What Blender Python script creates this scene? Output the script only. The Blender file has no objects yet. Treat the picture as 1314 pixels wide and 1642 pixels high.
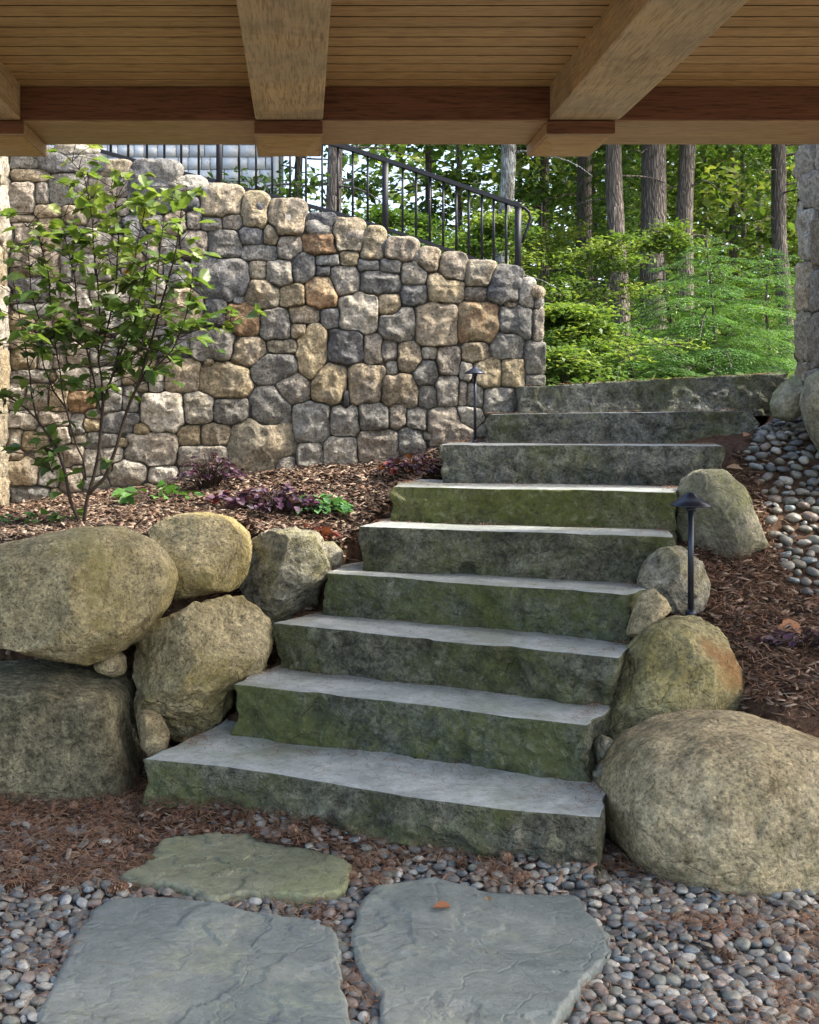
import bpy, math, random
import numpy as np
from mathutils import Vector

# ------------------------------------------------------------------ camera, sky, sun
sc = bpy.context.scene
COL = sc.collection
F_PX, PX0, PY0, CH = 1900.0, 485.0, 660.0, 1.40      # focal length (px), principal point, eye height
cam_d = bpy.data.cameras.new("camera"); cam = bpy.data.objects.new("camera", cam_d); COL.objects.link(cam)
cam.location = (0, 0, CH); cam.rotation_euler = (math.radians(90), 0, 0)
cam_d.sensor_fit = 'VERTICAL'; cam_d.sensor_height = 36; cam_d.sensor_width = 36
cam_d.lens = F_PX / 1642 * 36
cam_d.shift_x = (657 - PX0) / 1642; cam_d.shift_y = -(821 - PY0) / 1642
cam_d.clip_start = 0.05; cam_d.clip_end = 600
sc.camera = cam

SUN_EL, SUN_AZ = math.radians(48), math.radians(97)   # azimuth clockwise from +Y
w = bpy.data.worlds.new("World"); sc.world = w; w.use_nodes = True
nt = w.node_tree; bg = nt.nodes['Background']
sky = nt.nodes.new('ShaderNodeTexSky'); sky.sky_type = 'NISHITA'; sky.sun_disc = False
sky.sun_elevation = SUN_EL; sky.sun_rotation = SUN_AZ; sky.air_density = 1.0; sky.dust_density = 4.0; sky.ozone_density = 0.3
nt.links.new(sky.outputs[0], bg.inputs[0]); bg.inputs[1].default_value = 0.15
sd = bpy.data.lights.new("sun", 'SUN'); sd.energy = 2.2; sd.angle = math.radians(4); sd.color = (1, .95, .86)
so = bpy.data.objects.new("sun", sd); COL.objects.link(so)
sv = Vector((math.sin(SUN_AZ) * math.cos(SUN_EL), math.cos(SUN_AZ) * math.cos(SUN_EL), math.sin(SUN_EL)))
so.rotation_euler = sv.to_track_quat('Z', 'Y').to_euler(); so.location = (8, -1, 12)
sc.view_settings.view_transform = 'Standard'; sc.view_settings.look = 'None'
sc.view_settings.exposure = 2.0; sc.view_settings.gamma = 1
sc.cycles.max_bounces = 8; sc.cycles.diffuse_bounces = 4; sc.cycles.transparent_max_bounces = 8

# ------------------------------------------------------------------ helpers
RNG = np.random.default_rng(7)
def P(px, py, Y):            # a point of the place seen at a picture position, at distance Y
    return np.array([(px - PX0) / F_PX * Y, Y, CH - (py - PY0) / F_PX * Y])
def G(px, py, z):            # the same on a level of height z
    Y = F_PX * (CH - z) / (py - PY0); return np.array([(px - PX0) / F_PX * Y, Y, z])
def to_px(p):
    p = np.asarray(p); return PX0 + p[..., 0] / p[..., 1] * F_PX, PY0 - (p[..., 2] - CH) / p[..., 1] * F_PX

def _hash(ix, iy, iz, s):
    h = (ix.astype(np.int64) * 374761393 + iy.astype(np.int64) * 668265263 + iz.astype(np.int64) * 2147483647 + s * 974634777) & 0xffffffff
    h = ((h ^ (h >> 13)) * 1274126177) & 0xffffffff
    h = (h ^ (h >> 16)); h = (h * 2246822519) & 0xffffffff; h = h ^ (h >> 15)
    return (h & 0xffffff) / float(0xffffff) * 2 - 1
def vn(p, s=0):              # smooth value noise, about -1..1
    p = np.asarray(p, float); i = np.floor(p); f = p - i; u = f * f * (3 - 2 * f); i = i.astype(np.int64)
    r = 0
    for dx in (0, 1):
        for dy in (0, 1):
            for dz in (0, 1):
                wgt = (u[:, 0] if dx else 1 - u[:, 0]) * (u[:, 1] if dy else 1 - u[:, 1]) * (u[:, 2] if dz else 1 - u[:, 2])
                r = r + wgt * _hash(i[:, 0] + dx, i[:, 1] + dy, i[:, 2] + dz, s)
    return r
def fbm(p, s=0, o=4, g=.5):
    p = np.asarray(p, float); r = 0; a = 1
    for k in range(o):
        r = r + a * vn(p * 2 ** k + 13.7 * k, s + k); a *= g
    return r
def ridge(p, s=0, o=3):
    r = 0; a = 1; p = np.asarray(p, float)
    for k in range(o):
        r = r + a * (1 - 2 * np.abs(vn(p * 2 ** k + 7.1 * k, s + k))); a *= .5
    return r

def mesh(name, V, F, col=None, smooth=True):
    me = bpy.data.meshes.new(name); V = np.asarray(V, np.float32)
    if isinstance(F, np.ndarray):
        k = F.shape[1]; n = len(F)
        me.vertices.add(len(V)); me.vertices.foreach_set('co', V.ravel())
        me.loops.add(n * k); me.loops.foreach_set('vertex_index', F.astype(np.int32).ravel())
        me.polygons.add(n); me.polygons.foreach_set('loop_start', np.arange(0, n * k, k, dtype=np.int32))
        me.update(calc_edges=True)
    else:
        me.from_pydata([tuple(map(float, v)) for v in V], [], [tuple(int(i) for i in f) for f in F])
    if smooth: me.polygons.foreach_set('use_smooth', np.ones(len(me.polygons), bool))
    if col is not None:
        a = me.color_attributes.new('tint', 'FLOAT_COLOR', 'POINT'); c = np.ones((len(V), 4), np.float32); c[:, :3] = col
        a.data.foreach_set('color', c.ravel())
    me.update(); return me
def tag(o, label=None, cat=None, group=None, kind=None):
    if label: o['label'] = label
    if cat: o['category'] = cat
    if group: o['group'] = group
    if kind: o['kind'] = kind
    return o
def base_of(V):
    V = np.asarray(V); return np.array([(V[:, 0].min() + V[:, 0].max()) / 2, (V[:, 1].min() + V[:, 1].max()) / 2, V[:, 2].min()])
def mk(name, V, F, mat, parent=None, col=None, origin=None, smooth=True):
    V = np.asarray(V, float)
    if parent is not None: org = np.array(parent['_o']) if '_o' in parent else np.zeros(3)
    else: org = base_of(V) if origin is None else np.asarray(origin, float)
    o = bpy.data.objects.new(name, mesh(name, V - org, F, col, smooth)); COL.objects.link(o)
    if mat is not None: o.data.materials.append(mat)
    if parent is not None: o.parent = parent; o['_o'] = list(map(float, org))
    else: o.location = org; o['_o'] = list(map(float, org))
    return o
def empty(name, loc, label=None, cat=None, group=None):
    o = bpy.data.objects.new(name, None); COL.objects.link(o); o.location = tuple(map(float, loc)); o['_o'] = list(map(float, loc)); o.empty_display_size = .1
    return tag(o, label, cat, group)
def join(parts):             # [(V, F[, col])] -> one V, F, col
    Vs, Fs, Cs, n = [], [], [], 0
    for p in parts:
        V = np.asarray(p[0], float); Vs.append(V)
        if isinstance(p[1], np.ndarray): Fs.append(p[1] + n)
        else: Fs.append([tuple(i + n for i in f) for f in p[1]])
        if len(p) > 2: Cs.append(np.broadcast_to(np.asarray(p[2], float), (len(V), 3)))
        n += len(V)
    if all(isinstance(f, np.ndarray) and f.shape[1] == Fs[0].shape[1] if isinstance(Fs[0], np.ndarray) else False for f in Fs): F = np.concatenate(Fs)
    else: F = [tuple(t) for f in Fs for t in (f.tolist() if isinstance(f, np.ndarray) else f)]
    return np.concatenate(Vs), F, (np.concatenate(Cs) if Cs else None)
BOXF = np.array([(0, 3, 2, 1), (4, 5, 6, 7), (0, 1, 5, 4), (1, 2, 6, 5), (2, 3, 7, 6), (3, 0, 4, 7)])
def box(x0, x1, y0, y1, z0, z1):
    return np.array([(x0, y0, z0), (x1, y0, z0), (x1, y1, z0), (x0, y1, z0), (x0, y0, z1), (x1, y0, z1), (x1, y1, z1), (x0, y1, z1)], float), BOXF
def bevbox(x0, x1, y0, y1, z0, z1, b=.006):
    V = []; 
    for sx, ax in ((1, x0), (-1, x1)):
        for sy, ay in ((1, y0), (-1, y1)):
            for sz, az in ((1, z0), (-1, z1)):
                V += [(ax + sx * b, ay + sy * b, az), (ax + sx * b, ay, az + sz * b), (ax, ay + sy * b, az + sz * b)]
    import bmesh
    bm = bmesh.new(); 
    for v in V: bm.verts.new(v)
    bmesh.ops.convex_hull(bm, input=bm.verts); bm.verts.ensure_lookup_table(); bm.verts.index_update()
    bmesh.ops.dissolve_limit(bm, angle_limit=.02, verts=bm.verts, edges=bm.edges); bm.verts.index_update()
    VV = np.array([v.co[:] for v in bm.verts]); FF = [tuple(v.index for v in f.verts) for f in bm.faces]; bm.free(); return VV, FF
def tube(pts, rad, n=8, wob=0, seed=0, cap=True):
    pts = np.asarray(pts, float); m = len(pts); rad = np.broadcast_to(np.asarray(rad, float), (m,))
    t = np.gradient(pts, axis=0); t /= np.linalg.norm(t, axis=1)[:, None] + 1e-9
    ref = np.array([0, 1., .1]) if abs(t[:, 1]).mean() < .8 else np.array([1., 0, 0])
    a = np.cross(t, ref); a /= np.linalg.norm(a, axis=1)[:, None]; b = np.cross(t, a)
    th = np.linspace(0, 2 * np.pi, n, endpoint=False)
    V = pts[:, None] + (a[:, None] * np.cos(th)[None, :, None] + b[:, None] * np.sin(th)[None, :, None]) * rad[:, None, None]
    V = V.reshape(-1, 3)
    if wob:
        c = np.repeat(pts, n, 0); d = V - c; k = 1 + wob * fbm(V * [6, 6, 2.0], seed, 3) ; V = c + d * k[:, None]
    i = np.arange(m - 1)[:, None] * n; j = np.arange(n)[None]; j2 = (j + 1) % n
    F = np.stack([i + j, i + j2, i + n + j2, i + n + j], -1).reshape(-1, 4)
    if cap:
        V = np.vstack([V, pts[0], pts[-1]]); c0, c1 = m * n, m * n + 1; js = np.arange(0, n, 2)
        F = np.vstack([F] + [[(c0, (q + 2) % n, (q + 1) % n, q), (c1, (m - 1) * n + q, (m - 1) * n + (q + 1) % n, (m - 1) * n + (q + 2) % n)] for q in js])
    return V, F
def lathe(prof, n=24, c=(0, 0, 0)):
    prof = np.asarray(prof, float); th = np.linspace(0, 2 * np.pi, n, endpoint=False); m = len(prof)
    V = np.stack([prof[:, None, 0] * np.cos(th), prof[:, None, 0] * np.sin(th), np.repeat(prof[:, 1:2], n, 1)], -1).reshape(-1, 3) + np.array(c)
    i = np.arange(m - 1)[:, None] * n; j = np.arange(n)[None]; j2 = (j + 1) % n
    return V, np.stack([i + j, i + j2, i + n + j2, i + n + j], -1).reshape(-1, 4)

# ------------------------------------------------------------------ materials
def newmat(name):
    m = bpy.data.materials.new(name); m.use_nodes = True; n = m.node_tree; b = n.nodes['Principled BSDF']; return m, n, b
def N(n, t, **k):
    x = n.nodes.new(t)
    for a, v in k.items(): setattr(x, a, v)
    return x
def noise(n, pos, scale, detail=5, rough=.6, dist=0):
    x = N(n, 'ShaderNodeTexNoise'); x.inputs['Scale'].default_value = scale; x.inputs['Detail'].default_value = detail
    x.inputs['Roughness'].default_value = rough; x.inputs['Distortion'].default_value = dist; n.links.new(pos, x.inputs['Vector']); return x.outputs['Fac']
def ramp(n, fac, stops):
    x = N(n, 'ShaderNodeValToRGB'); e = x.color_ramp.elements
    while len(e) < len(stops): e.new(.5)
    for el, (p, c) in zip(e, stops): el.position = p; el.color = (c, c, c, 1) if not hasattr(c, '__len__') else (*c, 1)
    n.links.new(fac, x.inputs[0]); return x.outputs[0]
def mix(n, fac, a, b, mode='MIX'):
    x = N(n, 'ShaderNodeMix', data_type='RGBA', blend_type=mode)
    for s, v in ((0, fac), (6, a), (7, b)):
        if isinstance(v, (int, float)): x.inputs[s].default_value = v
        elif isinstance(v, tuple): x.inputs[s].default_value = (*v, 1)
        else: n.links.new(v, x.inputs[s])
    return x.outputs[2]
def math_(n, op, a, b=0.0):
    x = N(n, 'ShaderNodeMath', operation=op)
    for s, v in ((0, a), (1, b)):
        if isinstance(v, (int, float)): x.inputs[s].default_value = v
        else: n.links.new(v, x.inputs[s])
    return x.outputs[0]
def bump(n, h, dist, strength=1, prev=None):
    x = N(n, 'ShaderNodeBump'); x.inputs['Strength'].default_value = strength; x.inputs['Distance'].default_value = dist
    n.links.new(h, x.inputs['Height'])
    if prev is not None: n.links.new(prev, x.inputs['Normal'])
    return x.outputs[0]
def wpos(n): return N(n, 'ShaderNodeNewGeometry').outputs['Position']
def rock(name, c1=None, c2=None, moss=(.09, .11, .025), moss_amt=0.0, mscale=4, rough=.85, fine=1.0, speck=.35, bd=.012, stretch=None, tread=None, calm=1.0):
    """c1/c2 stone colours (None: the mesh's own tint); moss_amt 0..1; tread: another colour for flat sawn tops"""
    m, n, b = newmat(name); p = wpos(n)
    if stretch:
        mp = N(n, 'ShaderNodeMapping'); mp.inputs['Scale'].default_value = stretch; n.links.new(p, mp.inputs[0]); p2 = mp.outputs[0]
    else: p2 = p
    big = noise(n, p2, mscale, 6, .62, .6); mid = noise(n, p2, mscale * 5, 5, .65); fin = noise(n, p, 85 / max(.3, fine), 4, .75)
    if c1 is None:
        at = N(n, 'ShaderNodeVertexColor', layer_name='tint').outputs[0]
        base = mix(n, ramp(n, mid, [(.3, 0), (.72, 1)]), mix(n, 1.0, at, (.48, .46, .44), 'MULTIPLY'), mix(n, 1.0, at, (1.4, 1.36, 1.3), 'MULTIPLY'))
    else:
        base = mix(n, ramp(n, big, [(.36, 0), (.64, 1)]), c1, c2)
        base = mix(n, ramp(n, mid, [(.36, .8 * calm), (.5, 0)]), base, mix(n, 1.0, base, (.46, .45, .40), 'MULTIPLY'))
        base = mix(n, ramp(n, mid, [(.52, 0), (.68, .8 * calm)]), base, mix(n, 1.0, base, (1.6, 1.57, 1.48), 'MULTIPLY'))
        sm2 = noise(n, p, 34, 6, .75); base = mix(n, ramp(n, sm2, [(.40, .8 * calm), (.52, 0)]), base, mix(n, 1.0, base, (.42, .42, .40), 'MULTIPLY')); base = mix(n, ramp(n, sm2, [(.56, 0), (.66, .55 * calm)]), base, mix(n, 1.0, base, (1.6, 1.6, 1.55), 'MULTIPLY'))  # pits darkened along the bump noise: hollow shade in the colour, besides dirt
    base = mix(n, ramp(n, fin, [(.54, 0), (.62, speck)]), base, mix(n, 1.0, base, (1.9, 1.9, 1.85), 'MULTIPLY'))
    base = mix(n, ramp(n, fin, [(.38, min(1, speck * 1.8)), (.46, 0)]), base, mix(n, 1.0, base, (.35, .35, .36), 'MULTIPLY'))
    mb = noise(n, p, 2.3, 6, .68, .3); mf = noise(n, p, 45, 4, .7)
    t = .72 - .42 * moss_amt
    mk_ = math_(n, 'ADD', math_(n, 'MULTIPLY', mb, .78), math_(n, 'MULTIPLY', mf, .22))
    msk = ramp(n, mk_, [(max(0, t - .06), 0), (min(1, t + .07), min(1, moss_amt * 1.3))])
    mc = mix(n, mf, tuple(q * .7 for q in moss), tuple(min(1, q * 3.0) for q in moss))
    if tread:
        geo = N(n, 'ShaderNodeNewGeometry'); sx = N(n, 'ShaderNodeSeparateXYZ'); n.links.new(geo.outputs['Normal'], sx.inputs[0])
        up = ramp(n, sx.outputs[2], [(.86, 0), (.95, 1)])
        tb = noise(n, p, 6, 8, .7, .6)
        tc = mix(n, ramp(n, tb, [(.35, 0), (.65, 1)]), tread[0], tread[1])
        tc = mix(n, ramp(n, fin, [(.52, 0), (.64, .45)]), tc, mix(n, 1.0, tc, (1.5, 1.5, 1.5), 'MULTIPLY'))
        tc = mix(n, ramp(n, noise(n, p, 26, 7, .75), [(.36, .8), (.5, 0)]), tc, mix(n, 1.0, tc, (.62, .64, .6), 'MULTIPLY'))
        tc = mix(n, ramp(n, mk_, [(.50, 0), (.62, .55)]), tc, (.20, .215, .12))
        base = mix(n, msk, base, mc); lf_ = noise(n, p, 19, 7, .78, .5); base = mix(n, ramp(n, lf_, [(.56, 0), (.63, .7)]), base, (.30, .31, .19)); base = mix(n, ramp(n, lf_, [(.34, .75), (.43, 0)]), base, (.025, .027, .018)); base = mix(n, up, base, tc)
    else: base = mix(n, msk, base, mc)
    n.links.new(base, b.inputs['Base Color']); b.inputs['Roughness'].default_value = rough; b.inputs['Specular IOR Level'].default_value = .35
    vc = N(n, 'ShaderNodeTexVoronoi', feature='DISTANCE_TO_EDGE'); vc.inputs['Scale'].default_value = mscale * 1.6; wv_ = N(n, 'ShaderNodeVectorMath', operation='ADD'); n.links.new(p, wv_.inputs[0]); nc_ = N(n, 'ShaderNodeTexNoise'); nc_.inputs['Scale'].default_value = mscale * 2; nc_.inputs['Detail'].default_value = 4; n.links.new(p, nc_.inputs['Vector']); sc_n = N(n, 'ShaderNodeVectorMath', operation='SCALE'); sc_n.inputs[3].default_value = .45; n.links.new(nc_.outputs['Color'], sc_n.inputs[0]); n.links.new(sc_n.outputs[0], wv_.inputs[1]); n.links.new(wv_.outputs[0], vc.inputs['Vector'])
    h = math_(n, 'ADD', math_(n, 'ADD', math_(n, 'MULTIPLY', noise(n, p2, mscale * 5, 9, .7), 1.0), math_(n, 'MULTIPLY', noise(n, p, 34, 6, .75), .6)), math_(n, 'MULTIPLY', fin, .25))
    h = math_(n, 'ADD', h, ramp(n, vc.outputs[0], [(0, 0), (.035, .22)])); nb = bump(n, h, bd * 2.6, 1)
    if tread:
        sm = bump(n, noise(n, p, 38, 6, .75), .010, .8)
        mx = N(n, 'ShaderNodeMix', data_type='VECTOR'); n.links.new(up, mx.inputs[0]); n.links.new(nb, mx.inputs[4]); n.links.new(sm, mx.inputs[5]); nb = mx.outputs[1]
        n.links.new(ramp(n, up, [(0, rough), (1, .5)]), b.inputs['Roughness'])
    n.links.new(nb, b.inputs['Normal']); return m
def tinted(name, rough=.7, spec=.3, bscale=60, bd=.002, var=.35, trans=0.0):
    """the mesh's own tint with a little mottling"""
    m, n, b = newmat(name); p = wpos(n); at = N(n, 'ShaderNodeVertexColor', layer_name='tint').outputs[0]
    f = noise(n, p, bscale, 4, .65)
    c = mix(n, ramp(n, f, [(.3, 0), (.7, 1)]), mix(n, 1.0, at, (1 - var,) * 3, 'MULTIPLY'), mix(n, 1.0, at, (1 + var,) * 3, 'MULTIPLY'))
    n.links.new(c, b.inputs['Base Color']); b.inputs['Roughness'].default_value = rough; b.inputs['Specular IOR Level'].default_value = spec
    if bd: n.links.new(bump(n, f, bd), b.inputs['Normal'])
    if trans:
        tr = N(n, 'ShaderNodeBsdfTranslucent'); n.links.new(mix(n, 1.0, c, (1.25, 1.3, .6), 'MULTIPLY'), tr.inputs[0])
        ms = N(n, 'ShaderNodeMixShader'); ms.inputs[0].default_value = trans
        n.links.new(b.outputs[0], ms.inputs[1]); n.links.new(tr.outputs[0], ms.inputs[2]); n.links.new(ms.outputs[0], n.nodes['Material Output'].inputs[0])
    return m
def wood(name, c1, c2, axis=0, rough=.55, stain=0.0):
    m, n, b = newmat(name); p = wpos(n); mp = N(n, 'ShaderNodeMapping'); s = [30, 30, 30]; s[axis] = 1.6; mp.inputs['Scale'].default_value = s
    n.links.new(p, mp.inputs[0]); g = noise(n, mp.outputs[0], 1.6, 8, .65, .8); g2 = noise(n, mp.outputs[0], 7, 4, .6)
    oi = N(n, 'ShaderNodeObjectInfo')
    c = mix(n, ramp(n, g, [(.3, 0), (.7, 1)]), c1, c2); c = mix(n, ramp(n, g2, [(.38, .85), (.5, 0)]), c, mix(n, 1.0, c, (.5, .42, .34), 'MULTIPLY'))
    if stain:
        st = noise(n, p, 5, 7, .7, .4); c = mix(n, ramp(n, st, [(.45, 0), (.68, stain)]), c, (.13, .105, .075))
        c = mix(n, ramp(n, noise(n, p, 1.8, 5, .6), [(.45, 0), (.7, .5)]), c, (.34, .29, .19))
    if axis == 0:      # boards: each its own shade (along Y)
        wv = N(n, 'ShaderNodeSeparateXYZ'); n.links.new(p, wv.inputs[0]); fl = math_(n, 'FLOOR', math_(n, 'DIVIDE', wv.outputs[1], .0985))
        wn = N(n, 'ShaderNodeTexWhiteNoise', noise_dimensions='1D'); n.links.new(fl, wn.inputs[1])
        c = mix(n, math_(n, 'MULTIPLY', wn.outputs[0], .35), c, mix(n, 1.0, c, (.6, .55, .5), 'MULTIPLY'))
    n.links.new(c, b.inputs['Base Color']); b.inputs['Roughness'].default_value = rough; b.inputs['Specular IOR Level'].default_value = .3
    n.links.new(bump(n, g, .002, .6), b.inputs['Normal']); return m
def plain(name, c, rough=.5, metal=0.0, spec=.5, var=.15):
    m, n, b = newmat(name); p = wpos(n); f = noise(n, p, 35, 5, .6)
    n.links.new(mix(n, f, tuple(q * (1 - var) for q in c), tuple(q * (1 + var) for q in c)), b.inputs['Base Color'])
    b.inputs['Roughness'].default_value = rough; b.inputs['Metallic'].default_value = metal; b.inputs['Specular IOR Level'].default_value = spec
    n.links.new(bump(n, noise(n, p, 300, 2), .0004, .5), b.inputs['Normal']); return m

M = {}
M['wallstone'] = rock('fieldstone', None, moss_amt=.12, mscale=7, bd=.010, speck=.45)
M['mortar'] = rock('mortar', (.12, .11, .09), (.19, .175, .145), mscale=9, bd=.006)
M['step'] = [rock('step_stone_%d' % i, *(((.085, .082, .052), (.235, .228, .165)), ((.075, .078, .055), (.21, .22, .17)), ((.09, .085, .045), (.23, .22, .13)), ((.11, .112, .095), (.27, .275, .245)))[i], moss=(.075, .085, .022), moss_amt=a, mscale=3.2, bd=.012, speck=.5,
                  tread=((.28, .30, .275), (.50, .52, .49))) for i, a in enumerate((.50, .56, .62, .40))]
M['boulder_tan'] = rock('boulder_tan', (.34, .275, .14), (.60, .50, .29), moss=(.21, .17, .05), moss_amt=.42, mscale=2.6, bd=.011, speck=.55, calm=.75)
M['boulder_warm'] = rock('boulder_warm', (.36, .285, .15), (.58, .475, .29), moss=(.10, .10, .035), moss_amt=.25, mscale=2.2, bd=.010, speck=.5, calm=.75)
M['boulder_olive'] = rock('boulder_olive', (.30, .26, .12), (.56, .49, .28), moss=(.28, .23, .06), moss_amt=.35, mscale=2.8, bd=.012, speck=.5, calm=.75)
M['boulder_mossy'] = rock('boulder_mossy', (.16, .14, .08), (.32, .28, .17), moss=(.075, .085, .022), mscale=3.2, bd=.012, speck=.5)
M['boulder_pale'] = rock('boulder_pale', (.29, .265, .19), (.50, .47, .38), moss=(.26, .23, .08), moss_amt=.4, mscale=4, bd=.016, speck=.4)
M['boulder_grey'] = rock('boulder_grey', (.24, .225, .16), (.40, .38, .28), moss=(.13, .14, .05), moss_amt=.45, mscale=2.4, bd=.008, speck=.3, calm=.75)
M['flag_olive'] = rock('flag_olive', (.17, .18, .11), (.27, .27, .18), moss=(.13, .145, .06), moss_amt=.4, mscale=4, bd=.004, speck=.12, calm=.35, rough=.55)
M['flag_blue'] = rock('flag_blue', (.15, .175, .165), (.25, .265, .235), moss=(.19, .20, .125), moss_amt=.34, mscale=2.2, bd=.003, speck=.08, calm=.28, rough=.5)
M['pebble'] = tinted('pebble_stone', .45, .4, 70, .001, .3)
M['bark'] = None
M['leaf'] = tinted('leaf_green', .5, .4, 90, 0, .25, .42)
M['needle'] = tinted('litter', .8, .15, 200, 0, .3)
M['wood_board'] = wood('cedar_boards', (.43, .245, .085), (.62, .39, .155), 0)
M['wood_beam'] = wood('beam_wood', (.50, .325, .14), (.72, .50, .25), 1, stain=.5)
M['wood_head'] = wood('header_wood', (.36, .21, .09), (.52, .33, .155), 0)
M['groove_shade'] = plain('groove_shade_colour', (.05, .025, .012), .8, 0, .1)  # shade between the ceiling boards, painted on their edges
M['shade_front'] = wood('shade_front_wood', (.13, .05, .02), (.22, .088, .036), 0)  # wood darkened to red-brown: shade of viewer-facing fronts put into the colour
M['metal'] = plain('black_powdercoat', (.012, .013, .018), .5, .0, .3)
M['bronze'] = plain('dark_bronze', (.028, .034, .048), .32, .55, .6)

def bark(name, c1, c2, lich=None):
    m, n, b = newmat(name); p = wpos(n); mp = N(n, 'ShaderNodeMapping'); mp.inputs['Scale'].default_value = (11, 11, 1.6); n.links.new(p, mp.inputs[0])
    g = noise(n, mp.outputs[0], 3, 8, .7, .7); v = N(n, 'ShaderNodeTexVoronoi', feature='DISTANCE_TO_EDGE'); v.inputs['Scale'].default_value = 4; n.links.new(mp.outputs[0], v.inputs['Vector'])
    h = math_(n, 'ADD', ramp(n, v.outputs[0], [(0, 0), (.22, 1)]), g)
    c = mix(n, ramp(n, g, [(.3, 0), (.7, 1)]), c1, c2); c = mix(n, ramp(n, v.outputs[0], [(0, .5), (.12, 0)]), c, tuple(q * .35 for q in c1))
    if lich: c = mix(n, ramp(n, noise(n, p, 9, 5, .7), [(.42, 0), (.56, .9)]), c, lich)
    n.links.new(c, b.inputs['Base Color']); b.inputs['Roughness'].default_value = .95; b.inputs['Specular IOR Level'].default_value = .15
    n.links.new(bump(n, h, .03, 1), b.inputs['Normal']); return m
M['bark'] = bark('bark_grey_brown', (.17, .14, .115), (.34, .29, .25))
M['bark_dark'] = bark('bark_dark', (.13, .108, .092), (.30, .26, .225))
M['bark_pale'] = bark('bark_pale', (.10, .09, .08), (.42, .41, .37), (.55, .56, .52))
M['stem'] = plain('shrub_bark', (.045, .032, .025), .8, 0, .2, .3)

# ------------------------------------------------------------------ the lie of the land
# front top edges of the nine steps: left point, right point
ST = [(-.530, 4.11, .193, .870, 3.52, .193), (-.275, 4.43, .380, .940, 3.84, .380), (-.100, 4.75, .550, 1.075, 4.09, .550),
      (.068, 4.97, .720, 1.235, 4.38, .720), (.240, 5.07, .906, 1.456, 4.65, .906), (.384, 5.33, 1.063, 1.567, 4.92, 1.063),
      (.660, 5.63, 1.243, 1.895, 5.33, 1.243), (.925, 5.90, 1.386, 2.195, 5.75, 1.404), (1.150, 6.22, 1.532, 2.510, 6.13, 1.600)]
WY = 6.40                                                  # front of the retaining wall
WTOP = [(-220, 170), (-100, 200), (0, 226), (60, 238), (140, 252), (210, 272), (290, 288), (350, 306), (410, 322), (460, 340), (520, 360), (580, 376), (640, 392), (700, 412), (760, 428), (830, 447), (866, 462)]
def wall_top(x):
    px = PX0 + x / WY * F_PX; return CH - (np.interp(px, [a for a, _ in WTOP], [b for _, b in WTOP]) - PY0) / F_PX * WY
Ly = lambda x: np.interp(x, [-.56, -.53, -.275, -.1, .07, .24, .38, .66, .93, 1.15], [4.35, 4.42, 4.66, 4.9, 5.12, 5.25, 5.5, 5.85, 6.12, 6.3])
Rx = lambda y: np.interp(y, [3.4, 3.84, 4.09, 4.38, 4.65, 4.92, 5.33, 5.75, 6.13, 7], [.86, .95, 1.08, 1.24, 1.46, 1.57, 1.89, 2.18, 2.5, 2.6])
def sstep(a, b, x): t = np.clip((x - a) / (b - a), 0, 1); return t * t * (3 - 2 * t)
def height(x, y):
    x = np.asarray(x, float); y = np.asarray(y, float)
    A = np.interp(x, [-1, -.3, .2, .5, .9], [.86, .86, .72, .86, 1.1]); B = np.interp(x, [-1.6, -.82, -.39, .05, .52, .85, 1.2], [.88, .985, 1.04, 1.09, 1.11, 1.22, 1.3])
    t = np.clip((y - 5) / 1.35, 0, 1); bed = A * (1 - t) + B * t
    fr = np.where(x < -.53, 4.78 + 0 * x, np.maximum(Ly(x) + .02, 5.08 - .5 * np.clip(x + .05, 0, 9)))
    ramp_w = np.where(x < -.2, .25, .12)
    left = bed * sstep(fr, fr + ramp_w, y)
    sh = .26 * (1 - sstep(1.42, 1.62, x)) * (1 - sstep(4.4, 4.7, y)); bank = np.interp(y - sh, [3.78, 3.95, 4.3, 4.6, 4.75, 5.0, 5.6, 5.9, 6.2, 8], [0, .40, .55, .64, .74, .86, 1.26, 1.34, 1.46, 1.5])
    k = np.interp(y + (x - .2) * .42, [3.5, 3.84, 3.88, 4.24, 4.54, 4.9, 5.17, 5.41, 5.9, 6.2, 6.62], np.r_[-1, -.05, np.arange(9.0)])
    stair = np.interp(k, np.r_[-1, -.05, np.arange(9.0)], [.06, .115, .115, .16, .34, .5, .68, .84, 1.0, 1.2, 1.38]) - .06
    h = np.where(y > Ly(x), left, stair); h = np.where(x < -.53, left, h)
    rr = Rx(y); h = np.where(x > rr - .03, bank, h); h = np.where((x < -.53), left, h)
    up = 1.46 + .02 * (y - 7) + .10 * vn(np.stack([x * .4, y * .4, 0 * x], -1).reshape(-1, 3), 3).reshape(x.shape)
    beh = np.where(x < 1.25, wall_top(np.clip(x, -2.2, 1.25)) - .22, up)
    beh = beh * (1 - sstep(1.0, 2.2, x)) + up * sstep(1.0, 2.2, x)
    beh = np.where(x < -1.5, wall_top(-1.5 + 0 * x) - .22, beh)
    th = np.where(x < 1.3, WY + .22, 6.35)
    h = np.where(y > th, h + (beh - h) * sstep(th, th + .12, y), h)
    far = sstep(12, 40, y); return h * (1 - far) + (1.2 + .01 * (y - 12)) * far
def lumps(x, y, a=.012):
    p = np.stack([x, y, 0 * x], -1).reshape(-1, 3); return (a * fbm(p * 7, 5, 3)).reshape(np.shape(x))
def grid(xs, ys, zf, cf):
    X, Y = np.meshgrid(xs, ys); Z = zf(X, Y); V = np.stack([X, Y, Z], -1).reshape(-1, 3); nx, ny = len(xs), len(ys)
    i = np.arange(ny - 1)[:, None] * nx + np.arange(nx - 1)[None]
    F = np.stack([i, i + 1, i + nx + 1, i + nx], -1).reshape(-1, 4); return V, F, cf(V)
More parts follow.
